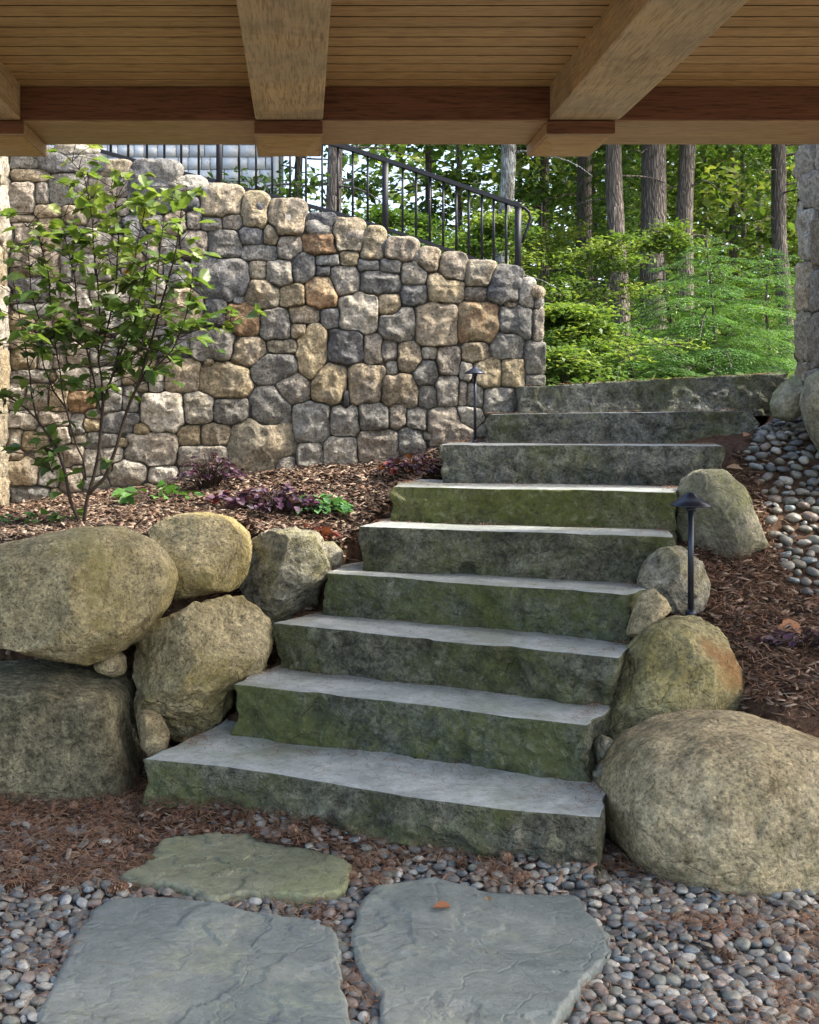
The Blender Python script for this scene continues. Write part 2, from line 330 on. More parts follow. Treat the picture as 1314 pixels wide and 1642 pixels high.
def ground_col(V):
    px, py = to_px(np.stack([V[:, 0], np.maximum(V[:, 1], .5), V[:, 2]], -1))
    mul = np.array([.085, .052, .034]); grav = np.array([.10, .10, .095]); wood_ = np.array([.045, .035, .02])
    n = vn(V * 2, 9)[:, None]; c = np.where((V[:, 1] < 3.62)[:, None], grav, mul)
    nm = (V[:, 0] < -.05 + .25 * n[:, 0]) & (V[:, 1] > 3.36 - V[:, 0] * .05); c = np.where(nm[:, None], mul, c)
    c = np.where((V[:, 1] > 6.9)[:, None], wood_, c); return c * (1 + .25 * n)
xs = np.concatenate([[-250, -80, -30, -14, -8, -5, -3.5], np.arange(-2.6, 3.8, .03), [4.2, 5, 6.5, 9, 14, 30, 80, 250]])
ys = np.concatenate([[-60, -20, -8, -3, -1, 0, 1, 1.8], np.arange(2.3, 7.2, .03), np.arange(7.3, 13, .3), [14, 16, 19, 23, 28, 40, 70, 150, 400]])
V, F, C = grid(xs, ys, lambda X, Y: height(X, Y) + lumps(X, Y) * ((Y > 1) & (Y < 12)) - .004, ground_col)
gm = tinted('soil_and_bark_mulch', .95, .1, 45, .012, .5)
tag(mk('ground', V, F, gm, col=C, origin=(0, 0, 0)), 'brown bark mulch soil and gravel ground rising beside the steps to the woods', 'ground', kind='structure')

# ------------------------------------------------------------------ stone shapes
def cubesphere(n):
    import itertools
    a = np.tan(np.linspace(-np.pi / 4, np.pi / 4, n + 1)); U, W = np.meshgrid(a, a); one = np.ones_like(U)
    fs = [np.stack(s, -1) for s in ((one, U, W), (-one, -U, W), (-U, one, W), (U, -one, W), (U, W, one), (U, -W, -one))]
    i = np.arange(n)[:, None] * (n + 1) + np.arange(n)[None]; q = np.stack([i, i + 1, i + n + 2, i + n + 1], -1).reshape(-1, 4)
    V = np.concatenate([f.reshape(-1, 3) for f in fs]); F = np.concatenate([q + k * (n + 1) ** 2 for k in range(6)])
    key = np.round(V, 5); u, idx, inv = np.unique(key, axis=0, return_index=True, return_inverse=True); V = V[idx]; F = inv.reshape(-1)[F]
    return V / np.linalg.norm(V, axis=1)[:, None], F
CS = {n: cubesphere(n) for n in (4, 6, 10, 28, 72)}
def polar(pts, c, sm=6):
    """radius of a closed outline round c, as a smooth function of angle"""
    pts = np.asarray(pts, float); q = np.vstack([pts, pts[:1]]); d = []
    for a, b in zip(q[:-1], q[1:]): d += [a + (b - a) * t for t in np.linspace(0, 1, 12, endpoint=False)]
    d = np.array(d) - c; th = np.arctan2(d[:, 1], d[:, 0]); r = np.hypot(d[:, 0], d[:, 1]); o = np.argsort(th); th, r = th[o], r[o]
    g = np.linspace(-np.pi, np.pi, 360, endpoint=False); rr = np.interp(g, th, r, period=2 * np.pi)
    k = np.exp(-.5 * (np.arange(-15, 16) / sm) ** 2); k /= k.sum(); rr = np.convolve(np.concatenate([rr[-15:], rr, rr[:15]]), k, 'valid')
    return lambda t: np.interp(t, g, rr, period=2 * np.pi)
def boulder(outline, Y, T, p=2.3, amp=.03, cuts=0, seed=0, n=60, fit=.985, sm=3, yaw=0.0, rid=.5, crack=.028):
    """a rock whose front view follows an outline; Y its middle, T its half thickness"""
    o = np.array([P(x, y, Y)[[0, 2]] for x, y in outline]); c = (o.min(0) + o.max(0)) / 2; R = polar(o, c, sm)
    d, F = CS[n]; th = np.arctan2(d[:, 2], d[:, 0]); rad = np.hypot(d[:, 0], d[:, 2])
    r = ((rad / (R(th) * fit)) ** p + (np.abs(d[:, 1]) / T) ** p) ** (-1 / p); V = d * r[:, None]; size = np.ptp(o, 0).mean() / 2
    g = np.random.default_rng(seed)
    for k in range(max(0, cuts)):                                     # broken faces
        nn = g.normal(size=3); nn[1] = -abs(nn[1]) - .3; nn /= np.linalg.norm(nn); hh = (V @ nn).max() * (g.uniform(.62, .86) if cuts > 6 else g.uniform(.74, .92))
        e = V @ nn - hh; V = V - nn * np.maximum(e, 0)[:, None] * .96
    V[:, 0] += V[:, 1] * yaw
    q = V / size
    disp = amp * size * (fbm(q * 1.3 + seed * 3.1, seed, 3) * 1.1 + rid * .6 * ridge(q * 2.6 + seed, seed + 9, 4) + .22 * fbm(q * 9 + seed, seed + 3, 4))
    cr = vn(q * [1.1, 1.1, 2.0] + seed * 1.9, seed + 21) + .25 * fbm(q * 4 + seed, seed + 22, 3)
    disp = disp - crack * size * np.exp(-(cr / .035) ** 2) * (vn(q * 1.5, seed + 30) > -.1)
    V = V + d * disp[:, None]
    return V + np.array([c[0], Y, c[1]]), F

BO = [ # name, label, outline, Y, T, p, amp, cuts, seed, material, yaw
 ('boulder', 'huge smooth tan ovoid boulder lying on the mossy block at far left', [(-70,930),(-40,880),(30,862),(110,846),(190,843),(240,860),(275,895),(284,930),(270,975),(235,1020),(180,1052),(110,1069),(40,1062),(-30,1050),(-75,1000)], 4.62, .34, 2.4, .05, 0, 3, 'boulder_tan', .1),
 ('boulder', 'square moss covered dark block under the huge ovoid boulder', [(-60,1085),(0,1078),(100,1074),(190,1090),(207,1110),(214,1160),(229,1215),(231,1262),(200,1282),(100,1276),(0,1268),(-60,1268)], 4.62, .36, 9, .03, 0, 5, 'boulder_mossy', .05),
 ('boulder', 'rounded grey brown boulder behind the ovoid one, under the shrub bed', [(244,850),(270,830),(320,823),(370,832),(395,858),(401,890),(396,925),(380,943),(330,950),(290,958),(262,945),(250,905)], 4.98, .24, 2.9, .06, 2, 11, 'boulder_tan', .1),
 ('boulder', 'jagged pale grey boulder with yellow lichen left of the fifth step', [(385,945),(400,875),(428,853),(470,850),(505,856),(520,880),(528,920),(505,945),(500,975),(465,985),(455,1005),(425,985),(405,965)], 5.08, .24, 2.7, .11, 8, 21, 'boulder_pale', .2),
 ('boulder', 'slanting ridged tan boulder between the mossy block and second step', [(203,1050),(215,1015),(270,990),(330,960),(365,950),(400,965),(422,1000),(427,1040),(415,1085),(372,1100),(366,1140),(345,1165),(290,1184),(255,1170),(225,1140),(207,1100)], 4.66, .27, 2.7, .10, 5, 31, 'boulder_tan', .3),
 ('small_boulder', 'small round brown stone wedged under the ovoid boulder', [(150,1065),(165,1046),(185,1042),(202,1055),(203,1078),(185,1084),(160,1076)], 4.62, .09, 2.4, .04, 0, 41, 'boulder_warm', 0),
 ('small_boulder', 'small smooth grey stone wedged against left end of bottom step', [(218,1145),(235,1136),(258,1148),(273,1180),(270,1200),(245,1215),(228,1195)], 4.42, .09, 2.5, .04, 1, 43, 'boulder_warm', 0),
 ('small_boulder', 'low pale rounded stone behind the jagged pale boulder', [(510,870),(535,868),(552,885),(548,905),(520,912),(505,895)], 5.2, .1, 2.3, .05, 1, 47, 'boulder_pale', 0),
 ('boulder', 'largest brown boulder at the right edge in front of the bank', [(968,1275),(985,1230),(1030,1190),(1090,1168),(1150,1160),(1240,1168),(1300,1185),(1400,1215),(1460,1300),(1450,1400),(1400,1460),(1310,1464),(1240,1450),(1150,1435),(1060,1410),(1000,1375),(972,1330)], 3.76, .34, 3.6, .04, -3, 53, 'boulder_warm', -.12),
 ('boulder', 'green and yellow lichened boulder with rusty right side beside third step', [(958,1140),(970,1090),(1000,1045),(1040,1005),(1085,988),(1130,992),(1165,1018),(1175,1055),(1192,1090),(1190,1115),(1150,1135),(1090,1150),(1035,1180),(1005,1210),(985,1222),(965,1190)], 4.28, .26, 2.5, .07, 2, 61, 'boulder_olive', .2),
 ('boulder', 'smooth greenish grey upright boulder behind the right path light', [(1084,860),(1086,800),(1092,765),(1120,752),(1155,751),(1185,775),(1212,810),(1233,850),(1228,885),(1205,905),(1160,903),(1110,890)], 5.02, .2, 2.6, .05, 3, 67, 'boulder_grey', .1),
 ('boulder', 'small angular tan rock beside the pole of right path light', [(1025,935),(1035,905),(1060,880),(1100,878),(1128,895),(1136,940),(1130,975),(1095,985),(1050,975),(1028,960)], 4.60, .12, 3, .08, 6, 71, 'boulder_pale', 0),
 ('small_boulder', 'small pointed grey stone leaning beside fourth step, right end', [(1005,1028),(1010,1000),(1030,950),(1048,942),(1068,958),(1076,975),(1050,1000),(1020,1030)], 4.34, .07, 2.6, .04, 2, 73, 'boulder_warm', 0),
 ('small_boulder', 'small tan stone tucked between bottom step and largest boulder, upper one', [(952,1195),(965,1178),(982,1185),(988,1215),(970,1232),(955,1222)], 3.98, .06, 2.4, .05, 1, 79, 'boulder_grey', 0),
 ('small_boulder', 'flat pale stone lying on the bottom step beside largest boulder', [(950,1240),(965,1225),(988,1226),(995,1245),(985,1264),(958,1265)], 3.86, .05, 2.3, .05, 0, 83, 'boulder_pale', 0),
 ('small_boulder', 'mossy rounded stone at the foot of the right stone pier', [(1238,650),(1246,628),(1262,612),(1280,600),(1292,625),(1288,660),(1262,676),(1244,670)], 5.75, .12, 2.4, .05, 1, 89, 'boulder_grey', 0),
 ('small_boulder', 'large rounded tan stone in front of right pier foot', [(1290,640),(1300,605),(1330,590),(1380,600),(1390,680),(1360,740),(1322,735),(1298,690)], 5.45, .14, 2.4, .05, 1, 97, 'boulder_grey', 0),
]
for nm, lb, ol, Y, T, p, amp, cuts, sd_, mt, yw in BO:
    small = nm == 'small_boulder'
    V, F = boulder(ol, Y, T, p, amp, cuts + (1 if small else 0 if mt == 'boulder_mossy' else 3), sd_, 28 if small else 72, yaw=yw, sm=1.5 if mt == 'boulder_mossy' else 3)
    tag(mk(nm, V, F, M[mt]), lb, 'boulder' if not small else 'rock', 'boulders edging the steps')
# rust stain on the lichened boulder is a part of its own rock colour
rs = M['boulder_olive'].node_tree; bsdf = rs.nodes['Principled BSDF']; src = bsdf.inputs['Base Color'].links[0].from_socket
pp = wpos(rs); vm = N(rs, 'ShaderNodeVectorMath', operation='DISTANCE'); vm.inputs[1].default_value = tuple(P(1165, 1070, 4.12)); rs.links.new(pp, vm.inputs[0])
dd = math_(rs, 'ADD', vm.outputs['Value'], math_(rs, 'MULTIPLY', noise(rs, pp, 9, 5, .7), .22))
rs.links.new(mix(rs, ramp(rs, dd, [(.17, .85), (.24, 0)]), src, (.33, .17, .06)), bsdf.inputs['Base Color'])

# ------------------------------------------------------------------ the nine steps
def slab(L, R, depth, z0, seed, hew=.022, endr=.02):
    L = np.array(L); R = np.array(R); nx, ny, nz = 190, 22, 26
    ux = R - L; Lx = np.linalg.norm(ux[:2]); e = np.array([ux[0], ux[1], 0]) / Lx; bk = np.array([-e[1], e[0], 0])
    pts = {}; V = []; F = []
    def vid(i, j, k):
        if (i, j, k) not in pts: pts[(i, j, k)] = len(V); V.append((i / nx, j / ny, k / nz))
        return pts[(i, j, k)]
    for i in range(nx):
        for k in range(nz):
            F.append((vid(i, 0, k), vid(i + 1, 0, k), vid(i + 1, 0, k + 1), vid(i, 0, k + 1)))
            F.append((vid(i, ny, k), vid(i, ny, k + 1), vid(i + 1, ny, k + 1), vid(i + 1, ny, k)))
        for j in range(ny):
            F.append((vid(i, j, nz), vid(i + 1, j, nz), vid(i + 1, j + 1, nz), vid(i, j + 1, nz)))
            F.append((vid(i, j, 0), vid(i, j + 1, 0), vid(i + 1, j + 1, 0), vid(i + 1, j, 0)))
    for j in range(ny):
        for k in range(nz):
            F.append((vid(0, j, k), vid(0, j, k + 1), vid(0, j + 1, k + 1), vid(0, j + 1, k)))
            F.append((vid(nx, j, k), vid(nx, j + 1, k), vid(nx, j + 1, k + 1), vid(nx, j, k + 1)))
    U = np.array(V); u, v, t = U[:, 0], U[:, 1] ** 1.3, U[:, 2]
    zt = L[2] + (R[2] - L[2]) * u; z = z0 + (zt - z0) * t
    W = L[None] * [1, 1, 0] + e[None] * (u * Lx)[:, None] + bk[None] * (v * depth)[:, None]; W[:, 2] = z
    q = np.stack([u * Lx, v * depth, z], -1) + seed * 5.3
    edge = (.036 if seed == 11 else .02) * fbm(np.stack([u * Lx * 1.6, 0 * u + seed, 0 * u], -1), seed, 4)              # wandering front edge seen from above
    dg = np.stack([q[:, 0] * 4 + q[:, 2] * 6, q[:, 1] * 3, q[:, 2] * 5 - q[:, 0] * 2], -1); face = hew * (fbm(q * [3.2, 3, 5], seed + 1, 4) * .7 + .75 * ridge(dg * 1.3, seed + 2, 5) - .3) + .007 * fbm(q * 30, seed + 12, 3)
    chip = .075 * np.maximum(0, vn(q * [5.5, 1, 4], seed + 7) + .25 * vn(q * [16, 1, 14], seed + 17) - .45) * 2                         # knocked-off corners
    topf = sstep(1, .55, t)                                                                     # the sawn top edge stays crisp
    df = edge - (face - .006) * topf * 1.0 + (.035 * np.sin(2 * np.pi * u) if seed == 11 else 0) + chip * (.35 + .65 * topf) + .004 * fbm(q * 14, seed + 4, 3) * (t < 1)
    fall = np.clip(1 - v * 4, 0, 1); W += bk[None] * (df * fall)[:, None]
    de = endr * (fbm(np.stack([0 * u + 3.1 + seed, v * depth * 4, z * 7], -1), seed + 5, 4) + .6 * ridge(q * [0, 6, 9] + .5, seed + 8, 3))
    fe = np.clip(1 - np.minimum(u, 1 - u) * 16, 0, 1); W += e[None] * (de * fe * np.where(u < .5, 1, -1))[:, None]
    W[:, 2] += np.where(t >= 1, .0035 * fbm(q * [3, 3, 0], seed + 6, 4), 0)
    return W, np.array(F)
lab = ['broad bottom step with wavy chipped front edge, nearest to the flagstones', 'second step from the bottom, with a deep chip right of its middle', 'third step up, its left end by the slanting tan boulder',
       'fourth step up, long pale tread and dark even riser', 'fifth step up, left end beside jagged pale boulder', 'sixth step up, bright tread above a vivid green mossy riser',
       'seventh step up, its broken left corner beside purple plants', 'eighth step up, grey slab ending at the gravel bank', 'topmost grey step, tilted, meeting the end of fieldstone wall']
mats = [0, 1, 0, 1, 0, 2, 3, 3, 3]
for i, s in enumerate(ST):
    z0 = -.06 if i == 0 else ST[i - 1][2] - .003
    if i == 8: z0 = ST[7][2] - .01
    dpt = .62 if i < 8 else .42
    V, F = slab(s[:3], s[3:], dpt, z0, 11 + i * 3, hew=(.034 if i == 0 else .02 if i < 7 else .014), endr=.03 if i in (1, 7, 8) else .02)
    if i == 7: V[:, 0] += 0
    tag(mk('stone_step', V, F, M['step'][mats[i]]), lab[i], 'step', 'granite slab steps climbing to the woods')

# ------------------------------------------------------------------ flagstones
FL = [('thin olive green flagstone nearest the bottom step', [(187,155),(235,128),(262,90),(330,86),(400,84),(430,97),(505,107),(550,122),(565,140),(555,178),(500,188),(430,180),(380,182),(340,186),(300,170),(255,162)], 'flag_olive', .035),
      ('big blue grey flagstone at the bottom left of the path', [(150,200),(185,185),(260,183),(340,192),(380,205),(430,213),(490,222),(535,235),(548,300),(550,340),(565,392),(575,470),(300,480),(20,470),(50,400),(85,330),(110,270)], 'flag_blue', .035),
      ('big grey flagstone with a cracked right edge, right of the path', [(563,230),(600,170),(700,153),(740,165),(790,175),(860,178),(925,178),(935,205),(975,240),(982,270),(930,330),(900,370),(870,420),(850,470),(740,480),(640,470),(610,380),(612,340),(575,300),(565,260)], 'flag_blue', .04)]
FLP = []
for fi, (lb, pts, mt, zt) in enumerate(FL):
    o = np.array([G(x, y + 1250, zt)[:2] for x, y in pts]); c = (o.min(0) + o.max(0)) / 2; FLP.append(o)
    R = polar(o, c, 2.0); nt_, nr = 300, 46; th = np.linspace(-np.pi, np.pi, nt_, endpoint=False)
    Rt = R(th) + .009 * fbm(np.stack([np.cos(th) * 6, np.sin(th) * 6, 0 * th + fi], -1), fi, 4)
    rows = []; ss = np.linspace(.02, 1, nr)
    for s in ss:
        xy = c + np.stack([np.cos(th), np.sin(th)], -1) * (Rt * s)[:, None]; q = np.column_stack([xy, 0 * th])
        lay = fbm(q * 3.2, 30 + fi, 4); ter = np.clip(np.floor(lay * 1.5 + .5 + .3 * fbm(q * 14, 40 + fi, 4)), -1, 1) * .005      # cleft layers
        z = zt + .004 * fbm(q * 4, 50 + fi, 3) + ter - .006 * (s > .985)
        rows.append(np.column_stack([xy, z]))
    for dz, k in ((-.012, 1.006), (-.028, 1.0), (-.06, .97)):
        xy = c + np.stack([np.cos(th), np.sin(th)], -1) * (Rt * k + .004 * vn(np.stack([th * 9, 0 * th + dz * 99, 0 * th], -1), 8))[:, None]; rows.append(np.column_stack([xy, zt + dz + 0 * th]))
    V = np.vstack(rows + [[(c[0], c[1], rows[0][:, 2].mean())]]); m = len(rows)
    i = np.arange(m - 1)[:, None] * nt_; j = np.arange(nt_)[None]; j2 = (j + 1) % nt_
    F = np.stack([i + j, i + nt_ + j, i + nt_ + j2, i + j2], -1).reshape(-1, 4); Fl = F.tolist() + [(len(V) - 1, k, (k + 1) % nt_) for k in range(nt_)]
    tag(mk('flagstone', V, Fl, M[mt]), lb, 'flagstone', 'flagstones of the path')

# ------------------------------------------------------------------ retaining wall of fieldstones
PAL = dict(g=(.34, .33, .295), b=(.215, .22, .225), d=(.14, .145, .155), t=(.44, .37, .26), r=(.40, .26, .145), y=(.46, .385, .25), w=(.56, .53, .46), p=(.36, .32, .265), a=(.29, .295, .28), o=(.40, .365, .28))
Z = {1: (0, 230, 5.475), 2: (0, 520, 5.475), 3: (220, 260, 5.475), 4: (220, 520, 5.475), 5: (440, 300, 5.475), 6: (440, 540, 5.475), 7: (640, 380, 4.829)}
STN = {1: "80,110,345,225,g,4;345,80,850,260,b,3;520,20,820,120,w,3;855,165,1150,300,t,3;90,228,430,340,t,4;70,335,310,620,p,4;320,345,435,540,p,4;430,275,780,550,g,3;780,290,1140,480,p,3;1140,215,1560,630,b,3.4;310,540,550,650,t,2.5;85,630,300,695,t,4;550,530,810,715,o,2.2;810,480,1140,640,p,3;115,700,340,890,p,3;350,665,570,940,t,2.3;565,725,745,825,b,3;560,825,715,960,a,3.5;720,740,960,970,w,2.5;1080,640,1314,920,b,2.5;960,880,1150,1110,p,2.5;80,900,370,1180,p,3;385,950,540,1210,t,3;535,950,635,1230,g,3;635,955,840,1240,g,2.3;840,1000,980,1200,p,2.5;85,1180,440,1410,b,4;100,1400,530,1540,a,2.5;530,1230,790,1520,w,2.3;790,1230,1170,1400,w,2.3;1150,900,1314,1150,t,2.5;60,1450,290,1640,y,2.5;440,1220,540,1380,p,3;600,1510,860,1640,p,2.5;870,1420,1100,1650,g,2.5;1100,1400,1300,1600,t,2.5",
 2: "60,80,330,210,y,3;80,220,330,400,y,2.5;340,60,600,260,g,2.5;340,260,480,400,p,2.5;600,180,800,370,p,2.5;800,160,1050,360,g,2.5;1050,60,1230,330,w,2.4;80,400,480,520,g,2.5;490,380,800,570,w,2.5;800,380,1050,560,g,2.5;1080,370,1215,520,t,2.5;50,520,240,750,w,2.5;240,500,440,740,p,2.5;440,530,600,760,t,2.5;610,590,860,760,r,2.4;860,560,1080,780,g,2.5;1080,560,1205,780,g,2.5;80,760,340,900,w,3;340,770,620,900,p,3;620,800,750,980,g,3;750,960,1050,1090,g,4;920,760,1190,960,b,2.5;80,930,190,1080,w,3;190,960,440,1090,y,2.5;440,890,620,1060,p,2.5;560,1060,740,1250,p,2.5;340,1100,560,1270,w,2.5;80,1100,200,1200,t,3;75,1190,335,1420,t,2.3;340,1280,530,1420,g,3;530,1270,720,1480,p,2.5;740,1100,900,1330,w,2.5;880,1070,1090,1230,w,2.5;1090,960,1560,1230,p,4;970,1170,1290,1430,w,2.2;85,1420,440,1600,a,2.5;440,1450,560,1590,y,2.3;560,1480,760,1620,p,2.5;740,1340,960,1500,g,2.4;860,1430,1200,1560,g,3",
 3: "300,140,580,300,w,2.5;560,230,915,490,t,2.2;915,300,1150,610,y,2.3;1150,365,1470,650,t,2.4;290,310,560,430,d,2.5;240,440,440,640,t,2.5;430,430,570,590,p,2.4;560,480,750,600,p,2.3;745,460,935,600,p,2.3;380,610,620,840,p,2.4;625,600,915,850,g,2.4;890,555,1110,730,b,2.2;1110,540,1245,740,y,2.3;925,730,1230,860,g,5;235,885,500,1095,a,2.5;470,840,975,1210,b,2.6;985,870,1140,1030,o,2.2;1130,865,1370,1100,w,2.3;955,1040,1250,1300,o,2.2;110,1010,280,1170,w,2.3;250,1110,585,1440,t,2.3;590,1195,780,1440,d,4;790,1225,1090,1530,r,2.3;160,1170,260,1290,w,2.5;1070,1290,1350,1560,g,2.3;50,1440,460,1530,b,4;0,1100,160,1300,g,2.5;0,880,230,1050,p,2.5;20,1300,240,1440,p,2.5;0,460,240,640,b,2.5;0,640,200,880,p,2.5;200,660,380,870,g,2.5",
 4: "180,50,470,290,d,3;475,40,890,320,g,2.5;810,110,1130,390,t,2.1;1140,135,1410,260,o,2.4;970,265,1430,530,a,2.3;240,310,550,600,t,2.4;545,330,1020,650,y,2.1;100,370,240,600,g,2.5;90,600,430,940,w,2.8;400,590,670,880,w,2.8;670,650,995,890,g,2.5;985,545,1350,960,a,2.2;360,880,560,1060,y,3;560,860,830,1060,t,2.4;355,1070,800,1240,p,5;805,790,1395,1340,o,2.3;100,1250,380,1420,w,2.4;370,1240,600,1450,p,3;590,1230,800,1450,p,3;780,1330,1000,1500,g,3",
 5: "265,250,515,425,d,4;500,310,780,575,o,2.5;770,385,965,650,y,2.4;965,465,1245,660,t,2.3;30,430,255,640,p,2.3;240,395,570,610,r,2.5;365,590,570,690,a,4;575,555,730,695,y,4;370,695,490,785,b,4;735,640,925,740,a,4;925,625,1115,770,g,3.5;150,560,355,840,a,2.4;490,695,750,960,w,2.1;760,735,1110,945,a,3.2;50,850,270,1060,y,3;270,790,565,1080,r,2.2;565,930,915,1295,w,2.5;915,925,1110,1170,y,2.1;915,1060,1245,1360,g,3;130,1040,395,1210,t,3;410,1060,570,1240,b,4.5;145,1195,300,1330,t,2.3;490,1240,785,1550,d,3.5;200,1180,450,1730,y,2.4",
 6: "785,-30,970,245,p,3;910,20,1080,210,p,3;1080,30,1295,325,t,2.4;980,210,1085,350,g,3;10,300,330,590,p,2.3;310,240,640,590,y,2.6;640,240,980,600,t,2.6;595,460,660,640,d,3;905,320,1260,640,t,2.4;160,570,490,935,a,3;485,600,755,880,g,2.4;730,570,1010,830,g,2.6;1000,545,1165,810,p,2.5;730,815,1090,1110,p,3;420,870,735,1150,w,2.4;190,920,440,1160,g,2.2;-20,1030,190,1200,p,2.5;1090,760,1320,1060,a,2.4;1150,625,1330,850,g,3",
 7: "15,190,210,380,w,2.2;130,100,310,270,t,2.2;310,155,510,385,t,2.4;505,205,735,385,o,2.6;685,255,930,510,b,3.5;925,345,1050,560,w,2.1;1045,400,1100,560,p,2.5;15,375,215,530,b,4;225,280,505,505,y,3;505,390,675,505,p,4;125,520,445,850,t,5;460,510,775,840,r,3.2;770,530,1035,790,a,3;1035,560,1110,810,p,4;705,720,970,945,g,2.6;490,800,700,980,t,3;970,810,1110,1060,g,4;170,850,295,945,w,3;290,840,475,1080,p,2.4;465,965,570,1110,w,2.5;570,930,795,1170,y,2.3;790,945,975,1165,y,4;980,1065,1110,1150,g,3;100,960,305,1160,g,2.3;150,1145,305,1320,g,3;270,1065,470,1310,w,2.2;460,1120,525,1310,p,3;525,1140,650,1320,g,3;655,1165,915,1375,g,3;915,1170,1110,1380,a,3;230,1325,555,1640,p,3;430,1310,640,1480,w,2.5;600,1460,690,1700,p,3;690,1380,900,1600,g,3"}
stones = []
for k, s in STN.items():
    ox, oy, f = Z[k]
    for it in s.split(';'):
        a = it.split(','); x0, y0, x1, y1 = [float(q) / f for q in a[:4]]; stones.append((ox + (x0 + x1) / 2, oy + (y0 + y1) / 2, (x1 - x0) / 2, (y1 - y0) / 2, a[4], float(a[5])))
g = np.random.default_rng(4)
def fill(x0, x1, y0, y1, S, pal='gbtpwtgpyo', lim=None, rr=(17, 30)):
    out = []
    for _ in range(6000):
        x, y = g.uniform(x0, x1), g.uniform(y0, y1); rx = g.uniform(*rr); ry = rx * g.uniform(.6, .95)
        if lim is not None and not lim(x, y): continue
        if all(abs(x - t[0]) > (rx + t[2]) * .8 or abs(y - t[1]) > (ry + t[3]) * .8 for t in S + out): out.append((x, y, rx, ry, g.choice(list(pal)), g.uniform(2.2, 3.6)))
    return out
wtp = lambda x: np.interp(x, [a for a, _ in WTOP], [b for _, b in WTOP])
stones += fill(-210, 900, 180, 860, stones, lim=lambda x, y: y > wtp(x) + 12 and x < 856 and (x < 10 or y > 720 + (0 if x < 560 else -60)))
stones += fill(-210, 870, 170, 860, stones, lim=lambda x, y: y > wtp(x) + 6 and x < 850, rr=(8, 14))
